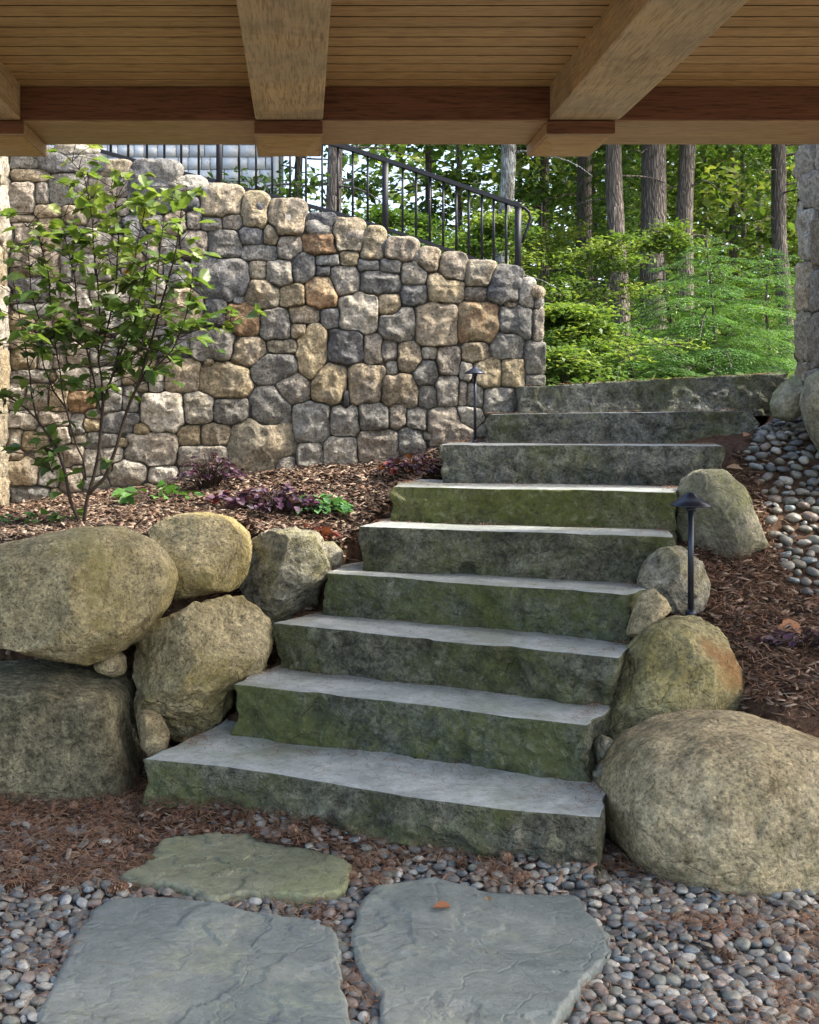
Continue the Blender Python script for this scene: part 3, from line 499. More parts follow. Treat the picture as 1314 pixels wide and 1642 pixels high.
def build_stones(S, to_world, nrm, D0=.055, nt_=52, nr=13, gap=.8, seed=0, flat=1.0, scale_px=WY / F_PX, deep=None):
    """fieldstones as domed cells: each grows until it meets its neighbours"""
    cen = np.array([(s[0], s[1]) for s in S]); rad = np.array([(s[2], s[3]) for s in S]); ex = np.array([min(7., s[5] * 1.45) for s in S]); S = [(*s[:5], e_) for s, e_ in zip(S, ex)]
    parts = []; th = np.linspace(0, 2 * np.pi, nt_, endpoint=False); gg = np.random.default_rng(seed)
    for i, s in enumerate(S):
        near = [j for j in range(len(S)) if j != i and abs(cen[j, 0] - cen[i, 0]) < rad[i, 0] + rad[j, 0] + 25 and abs(cen[j, 1] - cen[i, 1]) < rad[i, 1] + rad[j, 1] + 25]
        ct, st_ = np.cos(th), np.sin(th); p = ex[i]
        unit = (np.abs(ct / rad[i, 0]) ** p + np.abs(st_ / rad[i, 1]) ** p) ** (-1 / p)
        ts = np.linspace(.15, 1.38, 62); best = np.full(nt_, 1.38); done = np.zeros(nt_, bool)
        for t in ts:
            x = cen[i, 0] + ct * unit * t; y = cen[i, 1] + st_ * unit * t; own = t
            hit = np.zeros(nt_, bool)
            for j in near:
                dj = (np.abs((x - cen[j, 0]) / rad[j, 0]) ** ex[j] + np.abs((y - cen[j, 1]) / rad[j, 1]) ** ex[j]) ** (1 / ex[j]); hit |= dj < own
            new = hit & ~done; best[new] = t; done |= hit
        R = np.maximum(unit * best - gap, 2.0)
        k = np.array([.25, .5, .25]); R = np.convolve(np.concatenate([R[-1:], R, R[:1]]), k, 'valid')
        size = min(rad[i]) ; D = D0 * .7 * (.55 + .45 * min(1.4, size / 28)) * gg.uniform(.75, 1.25); q = 3.6 if p < 3.2 else 6 + gg.uniform(0, 5)
        tx, ty = gg.normal(0, .22, 2); pl = [(gg.uniform(0, 6.28), gg.uniform(.45, .8), gg.uniform(.35, .9)) for _ in range(3)]; jag = 1 + (.03 if p < 3.4 else .05) * fbm(np.column_stack([ct * 2.2, st_ * 2.2, 0 * th + i]), seed, 3); R = R * np.minimum(jag, 1.03); V = []; ss = np.sin(np.linspace(np.pi / 2, .04, nr))
        dd = D * (1.0 if deep is None else deep(s)); back = .05
        for si, sc_ in enumerate([1.0] + list(ss)):
            x = cen[i, 0] + ct * R * sc_; y = cen[i, 1] + st_ * R * sc_
            h = dd * (1 - sc_ ** q) ** (1 / (1.7 if q < 3 else 2.2)) * (1 + tx * ct * sc_ + ty * st_ * sc_) if si else np.full(nt_, -back)
            if si:
                for pa, po, ps in pl: h = np.minimum(h, dd * (1 - np.maximum(0, (ct * math.cos(pa) + st_ * math.sin(pa)) * sc_ - po + .25) * ps * 1.6))
            V.append(np.column_stack([x, y, h if np.ndim(h) else np.full(nt_, h)]))
        V = np.vstack(V + [[(cen[i, 0], cen[i, 1], dd)]])
        Wd = to_world(V[:, 0], V[:, 1], V[:, 2]); nv = nrm(V)
        dsp = .010 * fbm(Wd * 9 + i * 3.3, seed, 3) + .009 * ridge(Wd * 14 + i, seed + 2, 4); dsp *= np.clip((V[:, 2] + .01) / .03, 0, 1) * min(1, size / 22)
        Wd = Wd + nv * dsp[:, None]
        m = nr + 1; a = np.arange(m - 1)[:, None] * nt_; j = np.arange(nt_)[None]; j2 = (j + 1) % nt_
        F = np.stack([a + j, a + nt_ + j, a + nt_ + j2, a + j2], -1).reshape(-1, 4)
        c0 = len(V) - 1; r0 = (m - 1) * nt_; F = np.vstack([F, [(c0, r0 + (q_ + 2) % nt_, r0 + (q_ + 1) % nt_, r0 + q_) for q_ in range(0, nt_, 2)]])
        base = np.array(PAL[s[4]]) * gg.uniform(.68, 1.28); second = np.array(PAL[{'r': 'y', 't': 'p', 'y': 'o', 'g': 'a', 'b': 'g', 'd': 'b', 'w': 'o', 'p': 'g', 'a': 'g', 'o': 't'}[s[4]]])
        f = sstep(-.1, .6, fbm(Wd * 7 + i * 1.7, 77, 3))[:, None]; f = np.maximum(f, 0); parts.append((Wd, F, base * (1 - f * .75) + second * f * .75))
    return join(parts)
Wroot = empty('stone_wall', (0, WY, .9), 'long fieldstone retaining wall of rounded grey, tan and rust stones with a sloping top', 'wall')
tw = lambda x, y, h: np.column_stack([(x - PX0) / F_PX * WY, WY - h, CH - (y - PY0) / F_PX * WY])
V, F, C = build_stones(stones, tw, lambda V: np.tile([0, -1., 0], (len(V), 1)), seed=3)
mk('fieldstone_face', V, F, M['wallstone'], Wroot, C)
# core of the wall
topx = [-220] + [a for a, _ in WTOP[1:]]; prof = [((x - PX0) / F_PX * WY, CH - (wtp(x) + 6 - PY0) / F_PX * WY) for x in topx]
prof[-1] = (1.262, prof[-1][1]); pr = [(prof[0][0], .3)] + prof + [(1.262, .3)]; n_ = len(pr)
V = np.array([(x, WY, z) for x, z in pr] + [(x, WY + .36, z) for x, z in pr]); F = [tuple(range(n_ - 1, -1, -1)), tuple(range(n_, 2 * n_))] + [(i, (i + 1) % n_, n_ + (i + 1) % n_, n_ + i) for i in range(n_)]
mk('mortar_core', V, F, M['mortar'], Wroot, smooth=False)
# cap stones lying across the top, and stones on its free end
parts = []; g = np.random.default_rng(12); x = -215.0; d0, F0 = CS[10]
while x < 852:
    wpx = g.uniform(34, 62); xc = x + wpx / 2; sl = math.atan2(wtp(xc + 20) - wtp(xc - 20), 40)
    s = np.array([wpx / 2 / F_PX * WY * 1.0, .205, g.uniform(.045, .07)]); p = 3.0; r = (np.abs(d0) ** p).sum(1) ** (-1 / p); V = d0 * r[:, None] * s
    V = V + d0 * (.012 * fbm(V * 11 + x, 5, 3))[:, None]; cs, sn = math.cos(-sl), math.sin(-sl)
    V = np.column_stack([V[:, 0] * cs - V[:, 2] * sn, V[:, 1], V[:, 0] * sn + V[:, 2] * cs]); c = tw(np.array([xc]), np.array([wtp(xc) + 9]), np.array([-.17]))[0]
    parts.append((V + c, F0, np.array(PAL[g.choice(list('tygoptwb'))]) * g.uniform(.9, 1.15))); x += wpx * .96
for k in range(9):
    for q in range(2):
        zc = 1.2 + k * .1 ; V = d0 * (np.abs(d0) ** 3).sum(1)[:, None] ** (-1 / 3) * [.05, .09, .052] ; V = V + d0 * (.01 * fbm(V * 12 + k, 6, 3))[:, None]
        parts.append((V + [1.262, WY + .1 + q * .18, zc], F0, np.array(PAL[g.choice(list('gptaw'))])))
V, F, C = join(parts); mk('cap_stones', V, F, M['wallstone'], Wroot, C)

# two stone piers, one at each edge of the picture
def pier(label, x0, x1, y0, y1, z0, z1, seed, pal):
    r = empty('stone_pier', ((x0 + x1) / 2, (y0 + y1) / 2, z0), label, 'pier'); parts = []
    for (ax, L_, org, ud, nd) in ((0, x1 - x0, (x0, y0), (1, 0), (0, -1)), (1, y1 - y0, (x0, y1), (0, -1), (-1, 0)), (0, x1 - x0, (x1, y1), (-1, 0), (0, 1)), (1, y1 - y0, (x1, y0), (0, 1), (1, 0))):
        H = z1 - z0; k = 300.; S = []; gg = np.random.default_rng(seed + int((org[0] + 5) * 7) + ax)
        for _ in range(2500):
            rx, ry = gg.uniform(22, 46), gg.uniform(20, 52); x, y = gg.uniform(0, L_ * k), gg.uniform(10, H * k - 10)
            if all(abs(x - t[0]) > (rx + t[2]) * .82 or abs(y - t[1]) > (ry + t[3]) * .82 for t in S): S.append((x, y, rx, ry, gg.choice(list(pal)), gg.uniform(2.3, 3.6)))
        tf = lambda x, y, h, o=org, u=ud, n=nd, L_=L_: np.column_stack([o[0] + u[0] * (x := np.clip(x, -5, L_ * k + 5)) / k + n[0] * h, o[1] + u[1] * x / k + n[1] * h, z0 + y / k])
        Vv, Ff, Cc = build_stones(S, tf, lambda V, n=nd: np.tile([n[0], n[1], 0.], (len(V), 1)), seed=seed, D0=.035, gap=1.0)
        parts.append((Vv, Ff, Cc))
    V, F, C = join(parts); mk('fieldstone_face', V, F, M['wallstone'], r, C)
    V, F = box(x0 + .004, x1 - .004, y0 + .004, y1 - .004, z0, z1); mk('mortar_core', V, F, M['mortar'], r, smooth=False); return r
pier('pale grey stone pier standing at the right edge beside the top steps', 2.50, 3.05, 5.15, 5.92, .95, 3.3, 5, 'wpoptw')
pier('sunlit cream stone pier at the left edge beside the leafy shrub', -2.15, -1.60, 5.7, 6.35, .7, 3.3, 8, 'wyowt')

# ------------------------------------------------------------------ porch roof overhead
YN, YF = 4.40, 4.78; HB = CH + 465 / F_PX * YN; ZC = CH + 520 / F_PX * YN
PR = empty('porch_roof', (.6, 3.6, HB), 'timber porch roof overhead with board ceiling, cross beams and a long header', 'roof')
bx0, bx1 = -2.6, 4.2; parts = []
pitch = .0985; y = YN - .002
while y > 2.1:
    y0 = y - pitch + .012; V = np.array([(y0, ZC + .002), (y0 + .002, ZC), (y - .002, ZC), (y, ZC + .002), (y, ZC + .0185), (y0, ZC + .0185)])
    VV = np.array([(bx0, a, b) for a, b in V] + [(bx1, a, b) for a, b in V]); FF = [(5, 4, 3, 2, 1, 0), (6, 7, 8, 9, 10, 11)] + [(i, (i + 1) % 6, 6 + (i + 1) % 6, 6 + i) for i in range(6)]
    parts.append((VV, FF)); y -= pitch
V, F, _ = join(parts); cbo = mk('ceiling_boards', V, F, M['wood_board'], PR, smooth=False); cbo.data.materials.append(M['groove_shade'])
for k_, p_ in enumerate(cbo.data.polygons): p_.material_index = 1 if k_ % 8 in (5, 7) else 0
V, F = box(bx0, bx1, 2.05, YF, ZC + .02, ZC + .16); mk('roof_deck', V, F, M['wood_head'], PR, smooth=False)  # rear end is out of view, its length set to tune foreground light
V, F = bevbox(bx0, bx1, YN, YF, HB, ZC + .019, .005); mk('header_beam', V, F, M['wood_head'], PR, smooth=False)
V, F = bevbox(bx0, bx1, YN - .016, YN - .001, HB + .003, ZC - .002, .002); mk('shade_front_board', V, F, M['shade_front'], PR, smooth=False)  # thin added board carrying the header front's shade in its colour
def beam(xa, xb, tilt):                                       # xa..xb at the header, running back towards the viewer
    V, F = bevbox(0, 1, 0, 1, 0, 1, .02)
    xs_ = xa + (xb - xa) * V[:, 0]; ys_ = 2.08 + (YN - .002 - 2.08) * V[:, 1]; zs = HB + .002 + (ZC + .003 - HB) * V[:, 2]; return np.column_stack([xs_, ys_, zs]), F
def xw(px): return (px - PX0) / F_PX * YN
for a, b in ((410, 518), (879, 992), (-72, 36)):
    V, F = beam(xw(a), xw(b), 0); mk('cross_beam', V, F, M['wood_beam'], PR, smooth=False)
for a, b in ((408, 518), (876, 986), (-70, 40)):              # block under each beam end with a bevelled pendant
    x0, x1 = xw(a), xw(b); V, F = bevbox(x0, x1, YN - .004, YF + .004, HB - .048, HB - .001, .004)
    cb = mk('corbel_block', V, F, M['wood_head'], PR, smooth=False); V, F = bevbox(x0 + .002, x1 - .002, YN - .014, YN - .0055, HB - .047, HB - .001, .001); mk('shade_end_board', V, F, M['shade_front'], PR, smooth=False)  # small boards added to darken the block fronts as shade would
    V = np.array([(x0 + .01, YN + .02, HB - .049), (x1 - .01, YN + .02, HB - .049), (x1 - .01, YF - .02, HB - .049), (x0 + .01, YF - .02, HB - .049),
                  (x0 + .06, YN + .15, HB - .066), (x1 - .06, YN + .15, HB - .066), (x1 - .06, YF - .10, HB - .066), (x0 + .06, YF - .10, HB - .066)])
    F = [(0, 1, 5, 4), (1, 2, 6, 5), (2, 3, 7, 6), (3, 0, 4, 7), (4, 5, 6, 7)]; cb['_o'] = PR['_o']; mk('bevelled_panel', V, F, M['wood_board'], cb, smooth=False)

# ------------------------------------------------------------------ railing
BR = [(60, 212), (130, 233), (220, 259), (350, 292), (460, 320), (560, 348), (661, 381), (835, 441)]
bry = lambda x: np.interp(x, [a for a, _ in BR], [b for _, b in BR]); ry_ = lambda x: WY + .20 + .12 * (np.asarray(x) / 835.)
RL = empty('railing', P(500, 340, WY + .25), 'black metal handrail with thin balusters following the sloping wall top', 'railing')
def bar(x, ya, yb, wpx, dep):
    Y = float(ry_(x)); a = P(x, yb, Y); b = P(x, ya, Y); hw = wpx / 2 / F_PX * Y; return box(a[0] - hw, a[0] + hw, Y - dep, Y + dep, a[2], b[2])
for nm, off, hw, dep in (('top_rail', -113, .012, .02), ('bottom_rail', 0, .010, .013)):
    xs_ = np.linspace(40, 836, 60); Vs = []
    for x in xs_:
        c = P(x, bry(x) + off + (3 if off else 0), float(ry_(x))); Vs += [c + [0, -dep, -hw], c + [0, dep, -hw], c + [0, dep, hw], c + [0, -dep, hw]]
    i = np.arange(59)[:, None] * 4; j = np.arange(4)[None]; F = np.stack([i + j, i + 4 + j, i + 4 + (j + 1) % 4, i + (j + 1) % 4], -1).reshape(-1, 4)
    mk(nm, Vs, F.tolist() + [(0, 1, 2, 3), (239, 238, 237, 236)], M['metal'], RL, smooth=False)
for x in (94, 122, 150, 178, 206, 236, 264, 291, 319, 384, 411, 437, 465.6, 491, 517, 542, 566, 590, 646, 667.5, 689.5, 711, 732, 752, 773, 792, 812):
    V, F = bar(x, bry(x) - 108, bry(x), 3.6, .007); mk('baluster', V, F, M['metal'], RL, smooth=False)
for x in (352, 618, 831):
    ya = bry(x) - 114; V, F = bar(x, ya, bry(x) + (32 if x < 800 else 22), 9.5, .016); mk('post', V, F, M['metal'], RL, smooth=False)
Yc = float(ry_(836)); cv = [P(a, b, Yc) for a, b in ((833, 331), (842, 334), (849, 341), (851, 351), (847, 363), (842, 376), (838, 390))]
V, F = tube(cv, .008, 8); V[:, 1] = Yc + (V[:, 1] - Yc) * 2.4; mk('scroll_end', V, F, M['metal'], RL)

# ------------------------------------------------------------------ path lights
def path_light(base, top, cap_r, label):
    L = empty('path_light', base, label, 'lamp', 'path lights beside the steps'); h = top[2] - base[2]; c = np.array(base)
    V, F = lathe([(0, 0), (.011 * cap_r / .078, 0), (.011 * cap_r / .078, h - .03), (0, h - .03)], 14, c); mk('pole', V, F, M['bronze'], L)
    V, F = lathe([(0, 0), (.02, 0), (.02, .02), (.012, .03), (0, .03)], 14, c + [0, 0, .005]); mk('ground_sleeve', V, F, M['bronze'], L)
    r = cap_r; hh = r * .72; zt = h
    V, F = lathe([(0, -hh * 1.0), (r * .30, -hh * 1.0), (r * .97, -hh * .93), (r, -hh * .90), (r * .985, -hh * .84), (r * .62, -hh * .48), (r * .26, -hh * .14), (r * .22, -hh * .03), (r * .16, 0), (0, .002)], 40, c + [0, 0, zt]); shade = mk('lamp_shade', V, F, M['bronze'], L)
    V, F = lathe([(0, -hh * 1.25), (r * .24, -hh * 1.25), (r * .24, -hh * .99), (0, -hh * .99)], 20, c + [0, 0, zt]); mk('socket', V, F, M['bronze'], shade)
b = P(1108, 992, 4.40); path_light(b, P(1108, 789, 4.40), .078, 'taller black path light with cone cap beside the right boulders')
b = P(762, 716, 6.0); path_light(b, P(762, 588, 6.0), .053, 'slender black path light standing before the stone wall')

# ------------------------------------------------------------------ shingled house
YH = 12.0; hx1 = (447 - PX0) / F_PX * YH; HS = empty('shingled_house', (hx1 - 2, YH, 2.2), 'pale grey shingled house corner above the left wall behind the railing', 'house')
V, F = box(hx1 - 5, hx1 - .01, YH + .03, YH + 4, 1.5, 6.2); mk('wall', V, F, plain('house_sheathing', (.05, .055, .06)), HS, smooth=False)
parts = []; g = np.random.default_rng(2); z = 2.6; row = 0
while z < 5.6:
    x = hx1 - 3.2 - g.uniform(0, .1)
    while x < hx1 - .07:
        wd = g.uniform(.085, .19); x2 = min(x + wd, hx1 - .065); V, F = box(x + .004, x2 - .004, YH, YH + .028, z + .005, z + .124)
        V[:4, 1] -= .006; parts.append((V, F, np.array([.60, .62, .62]) * g.uniform(.86, 1.1))); x = x2
    z += .125; row += 1
V, F, C = join(parts); mk('shingle_siding', V, F, tinted('painted_shingle', .7, .3, 40, .002, .1), HS, C, smooth=False)
V, F = box(hx1 - .065, hx1, YH - .02, YH + .1, 2.2, 5.8); mk('corner_board', V, F, plain('corner_board_paint', (.55, .58, .60), .6), HS, smooth=False)

# ------------------------------------------------------------------ foliage
def leaves(c, d, nrm, L, Wd, col, fold=.12):
    """rhombic leaves: centre, direction, normal, length, width, tint"""
    n = len(c); d = d / (np.linalg.norm(d, axis=1)[:, None] + 1e-9); s = np.cross(d, nrm); s /= np.linalg.norm(s, axis=1)[:, None] + 1e-9; u = np.cross(s, d)
    L = np.broadcast_to(L, (n,))[:, None]; Wd = np.broadcast_to(Wd, (n,))[:, None]
    V = np.stack([c - d * L * .5, c + s * Wd * .5 - d * L * .08 + u * Wd * fold, c + d * L * .5 - u * L * .1, c - s * Wd * .5 - d * L * .08 + u * Wd * fold], 1).reshape(-1, 3)
    return V, np.arange(n * 4).reshape(-1, 4), np.repeat(col, 4, 0)
def rdir(n, g, flat=1.0):
    v = g.normal(size=(n, 3)); v[:, 2] *= flat; return v / np.linalg.norm(v, axis=1)[:, None]
GREENS = np.array([(.035, .070, .022), (.062, .118, .030), (.10, .17, .040), (.165, .235, .055), (.28, .32, .085)])
def tints(n, g, lo=0., hi=4., base=None):
    t = g.uniform(lo, hi, n) if base is None else np.clip(base + g.normal(0, .5, n), 0, 4); i = np.minimum(t.astype(int), 3); f = (t - i)[:, None]
    return (GREENS[i] * (1 - f) + GREENS[i + 1] * f) * g.uniform(.8, 1.2, (n, 1))
def cloud(g, c, r, ncl, nl, cs, L, lo, hi, flat=.45):
    """foliage gathered into many small sprays inside an uneven volume"""
    cc = rdir(ncl, g) * (g.uniform(.25, 1, ncl) ** .5)[:, None] * r + c; k = np.repeat(np.arange(ncl), nl); n = len(k)
    p = cc[k] + g.normal(size=(n, 3)) * cs * np.array([1, 1, flat]); bt = g.uniform(lo, hi, ncl)[k]
    nm = rdir(n, g, 1) * .55 + [0, 0, 1]; dr = rdir(n, g, .5); dr[:, 2] -= .25; LL = L * g.uniform(.6, 1.3, n)
    return leaves(p, dr, nm, LL, LL * .62, tints(n, g, base=bt))
def trunk(base, top, r0, r1, seed, bend=.05, branches=0, g=None, blen=1.0, zmin=.15, stubs=0):
    n = 50; t = np.linspace(0, 1, n); b, e = np.array(base), np.array(top); pts = b + (e - b) * t[:, None]
    q = np.stack([t * 3 + seed, 0 * t, 0 * t], -1); pts[:, 0] += bend * vn(q, seed) * np.minimum(t * 8, 1); pts[:, 1] += bend * vn(q, seed + 1)
    rad = r0 + (r1 - r0) * t + r0 * .35 * np.exp(-t * 40); parts = [tube(pts, rad, 20, .10, seed)]; tips = []
    for k in range(branches):
        s = g.uniform(zmin, .95); i = int(s * (n - 1)); a = g.uniform(0, 2 * np.pi); L = blen * g.uniform(.5, 1.2) * (1.2 - s); m = 9; u = np.linspace(0, 1, m)
        bp = pts[i] + np.stack([np.cos(a) * L * u, np.sin(a) * L * u, L * (.35 * u - .35 * u ** 2 * g.uniform(.4, 1.6)) + .05 * vn(np.stack([u * 4 + k, 0 * u, 0 * u], -1), k)], -1)
        parts.append(tube(bp, np.linspace(rad[i] * .22, .004, m), 6)); tips.append(bp)
    for k in range(stubs):
        i = int(g.uniform(.08, .45) * (n - 1)); a = g.uniform(0, 6.28); L = g.uniform(.25, .9); u = np.linspace(0, 1, 8)
        bp = pts[i] + np.stack([np.cos(a) * L * u, np.sin(a) * L * u, L * (.12 * u - .5 * u ** 2 * g.uniform(.3, 1.2)) + .04 * vn(np.stack([u * 5 + k, 0 * u, 0 * u], -1), k + 3)], -1)
        parts.append(tube(bp, np.linspace(.013, .003, 8), 5))
    V, F, _ = join(parts); return V, F, tips
def tree(label, px, wpx, Y, mat, crown=None, top=8.5, seed=0, lean=0, nb=14, blen=1.5, name='forest_tree', leafL=.085, lohi=(.6, 3.2), ncl=60, nl=60, zlow=2.6):
    g = np.random.default_rng(seed); x = (px - PX0) / F_PX * Y; zb = float(height(np.array([x]), np.array([Y]))[0]) - .05; r = wpx / 2 / F_PX * Y
    R = empty(name, (x, Y, zb), label, 'tree', 'trees of the wood beyond the steps')
    V, F, tips = trunk((x, Y, zb), (x + lean, Y, top), r * 1.08, r * .7, seed, .10, nb, g, blen, zmin=(zlow - zb) / (top - zb), stubs=9); mk('trunk', V, F, mat, R)
    parts = []
    for tp in tips:
        for q in tp[3:]: parts.append(cloud(g, q, np.array([.28, .28, .14]), 5, nl // 6, .10, leafL, *lohi))
    parts.append(cloud(g, np.array([x + lean * .7, Y, top * .75]), np.array([1.6, 1.6, top * .22]), ncl, nl, .22, leafL * 1.2, *lohi))
    V, F, C = join(parts); mk('crown', V, F, M['leaf'], R, C)
tree('pale lichened tree trunk seen behind the railing end', 805, 24, 11, M['bark_pale'], seed=1, lohi=(.5, 2.6), zlow=4.2)
tree('dark slender trunk left of the pair with yellow leaves', 938, 25, 14, M['bark_dark'], seed=2, lohi=(.2, 2), zlow=4.3)
tree('brown mid sized trunk in front of yellow green spray', 992, 27, 12, M['bark'], seed=3, lean=-.15, lohi=(.8, 2.4), zlow=4.6)
tree('thickest dark furrowed trunk in the wood', 1052, 41, 12.2, M['bark_dark'], seed=4, lean=.02, lohi=(.8, 3), zlow=5)
tree('slim grey trunk close beside the thickest one', 1091, 27, 12.6, M['bark'], seed=5, lean=.18, lohi=(1, 3.4), zlow=5)
tree('dark narrow trunk near the right stone pier', 1257, 24, 14, M['bark_dark'], seed=6, lohi=(.4, 2.4), zlow=4.4)
tree('crooked brown trunk seen through the railing balusters', 548, 24, 10.5, M['bark'], seed=7, lean=-.35, lohi=(.2, 1.8), zlow=3.3, nb=9, blen=1.1, leafL=.075, ncl=14, top=10)
tree('thin dark trunk beside the shingled house corner', 474, 12, 12.5, M['bark_dark'], seed=8, lohi=(.1, 1.6), zlow=3.4, nb=8, leafL=.075, ncl=10, top=10)
tree('leafy background tree between pale trunk and dark slender trunk', 880, 16, 16, M['bark_dark'], seed=9, lohi=(.2, 1.8), zlow=2.6, nb=12, blen=1.5)
tree('thin tree with dark dense foliage behind the railing top', 690, 12, 15, M['bark_dark'], seed=10, lohi=(.2, 2.0), zlow=3.2, nb=12, blen=1.4)
tree('bright leafy tree far behind the slim grey trunk', 1165, 14, 17, M['bark_dark'], seed=11, lohi=(1.4, 3.8), zlow=3.4, nb=16, blen=2.0)

def hemlock(px, Y, H, seed, label, wide=1.0, lo=.9, hi=2.4):
    g = np.random.default_rng(seed); x = (px - PX0) / F_PX * Y; zb = float(height(np.array([x]), np.array([Y]))[0]) - .03
    R = empty('hemlock_sapling', (x, Y, zb), label, 'tree', 'young hemlocks beyond the top step')
    pts = np.array([(x + .03 * math.sin(t * 5 + seed), Y, zb + H * t) for t in np.linspace(0, 1, 16)]); V, F = tube(pts, np.linspace(.022, .003, 16), 8); mk('trunk', V, F, M['bark_dark'], R)
    C_, D_, N_, L_, W_, K_ = [], [], [], [], [], []; br = []
    nb = int(62 * H / 2)
    for k in range(nb):
        s = (k + g.uniform(0, 1)) / nb; a = k * 2.4 + g.uniform(-.4, .4); BL = wide * (.95 * (1 - s) ** .75 + .10) * g.uniform(.75, 1.15); z0 = zb + H * (.06 + .94 * s)
        m = max(6, int(BL / .030)); u = np.linspace(.08, 1, m); dx, dy = math.cos(a), math.sin(a)
        bp = np.stack([x + dx * BL * u, Y + dy * BL * u, z0 + BL * (.28 * u - .42 * u ** 2) + .015 * np.sin(u * 9 + k)], -1); br.append(tube(bp[::2] if m > 8 else bp, .004, 4, cap=False))
        tint = g.uniform(lo, hi)
        for sd2 in (-1, 1):
            tl = BL * .34 * (1 - u ** 2 * .8) * g.uniform(.7, 1.1, m); ang = sd2 * math.radians(58); tx = dx * math.cos(ang) - dy * math.sin(ang); ty = dx * math.sin(ang) + dy * math.cos(ang)
            for j in range(m):
                q = max(3, int(tl[j] / .022)); v = np.linspace(.1, 1, q); tz = -.25 * v ** 2 * tl[j]
                tp = np.stack([bp[j, 0] + tx * tl[j] * v, bp[j, 1] + ty * tl[j] * v, bp[j, 2] + tz], -1) + g.normal(0, .004, (q, 3))
                for s3 in (-1, 1):
                    aa = s3 * math.radians(50); ex = tx * math.cos(aa) - ty * math.sin(aa); ey = tx * math.sin(aa) + ty * math.cos(aa)
                    C_.append(tp + np.array([ex, ey, 0]) * .012); D_.append(np.tile([ex, ey, -.25], (q, 1)) + g.normal(0, .15, (q, 3))); N_.append(np.tile([0, 0, 1.], (q, 1)) + g.normal(0, .25, (q, 3)))
                    L_.append(np.full(q, .036)); W_.append(np.full(q, .0095)); K_.append(np.full(q, tint) + .5 * v)
    C_, D_, N_, L_, W_, K_ = map(np.concatenate, (C_, D_, N_, L_, W_, K_)); col = tints(len(C_), g, base=K_) * [.85, 1.05, 1.15]
    V, F, C = leaves(C_, D_, N_, L_, W_, col, .05); mk('foliage', V, F, M['leaf'], R, C)
    V, F, _ = join(br); mk('branches', V, F, M['bark_dark'], R)
hemlock(1140, 9.2, 1.22, 31, 'feathery young hemlock in the middle, above the top step', 1.15, .9, 2.1)
hemlock(1010, 8.6, .55, 32, 'low soft hemlock left of the feathery one', 1.1, .8, 1.8)
hemlock(1235, 9.8, 1.25, 33, 'tall young hemlock next to the right stone pier', 1.1, .8, 1.9)
hemlock(905, 9.0, .6, 34, 'low bushy hemlock by the wall end', 1.1, .9, 2.2)
hemlock(1085, 10.6, 1.25, 35, 'young hemlock in front of the thickest trunk base', 1.1, .8, 2.0)
hemlock(985, 13.5, 3.6, 36, 'tall thin hemlock with boughs around the brown trunk', .8, .6, 1.8)

def sapling(px, Y, zs, seed, label, rx=.8, n=26, lo=1.5, hi=3.3, L=.052, zc=None):
    g = np.random.default_rng(seed); x = (px - PX0) / F_PX * Y; zb = float(height(np.array([x]), np.array([Y]))[0]) - .03; R = empty('maple_sapling', (x, Y, zb), label, 'tree', 'saplings at the edge of the wood')
    V, F, tips = trunk((x, Y, zb), (x + .1, Y, zs[1]), .022, .006, seed, .1, n, g, rx * 1.6, zmin=max(.05, (zs[0] - zb) / (zs[1] - zb))); mk('trunk', V, F, M['bark'], R)
    parts = []
    for tp in tips:
        q = tp[2:]; m = len(q) * 34; k = np.repeat(np.arange(len(q)), 34); p = q[k] + g.normal(size=(m, 3)) * [.085, .085, .025]
        parts.append(leaves(p, rdir(m, g, .3), rdir(m, g) * .35 + [0, 0, 1], L * g.uniform(.6, 1.2, m), L * .6 * g.uniform(.7, 1.2, m), tints(m, g, base=g.uniform(lo, hi))))
    V, F, C = join(parts); mk('crown', V, F, M['leaf'], R, C)
sapling(900, 8.4, (1.6, 2.15), 41, 'yellow green maple sapling behind the end of the wall', .55, 34)
sapling(955, 10.5, (1.8, 3.2), 42, 'taller maple sapling with pale yellow sprays before the trunks', .5, 15)
sapling(1065, 10.6, (2.75, 3.15), 43, 'thin sapling with yellow leaves across the thickest trunk', .42, 7)
sapling(760, 9.5, (2.2, 3.0), 44, 'green sapling seen under the railing end', .6, 26, 1.4, 3)
sapling(860, 12.5, (1.8, 3.6), 45, 'bright bushy sapling right of the railing scroll', .9, 34, 1.8, 3.6)
sapling(640, 10.0, (2.5, 3.1), 46, 'dark leafed sapling behind the middle railing post', .7, 22, .4, 2.)

g = np.random.default_rng(99); parts = []
for lay, (Yl, dY, ncl, nl, cs, L, lo, hi, zt) in enumerate(((17, 3, 620, 50, .30, .13, .8, 3.9, 6.2), (24, 4, 620, 44, .5, .22, 1.2, 4, 10), (33, 5, 620, 40, .9, .42, .6, 3.4, 15))):
    Yy = Yl + g.uniform(-dY / 2, dY / 2, ncl); px = g.uniform(420, 1400, ncl); z = 1.0 + (zt - 1.0) * g.uniform(0, 1, ncl) ** 1.15; c = np.stack([(px - PX0) / F_PX * Yy, Yy, z], -1); _, py = to_px(c)
    keep = ~((px < 860) & (py < 400) & (g.uniform(0, 1, ncl) < np.clip(1.06 - (px - 460) / 700, .25, .97))); c = c[keep]; ncl = len(c)
    k = np.repeat(np.arange(ncl), nl); n = len(k); p = c[k] + g.normal(size=(n, 3)) * cs * [1, 1, .55]; LL = L * g.uniform(.6, 1.3, n)
    parts.append(leaves(p, rdir(n, g, .5), rdir(n, g) * .6 + [0, 0, 1], LL, LL * .66, tints(n, g, base=np.clip(g.uniform(lo, hi, ncl)[k], 0, 4))))
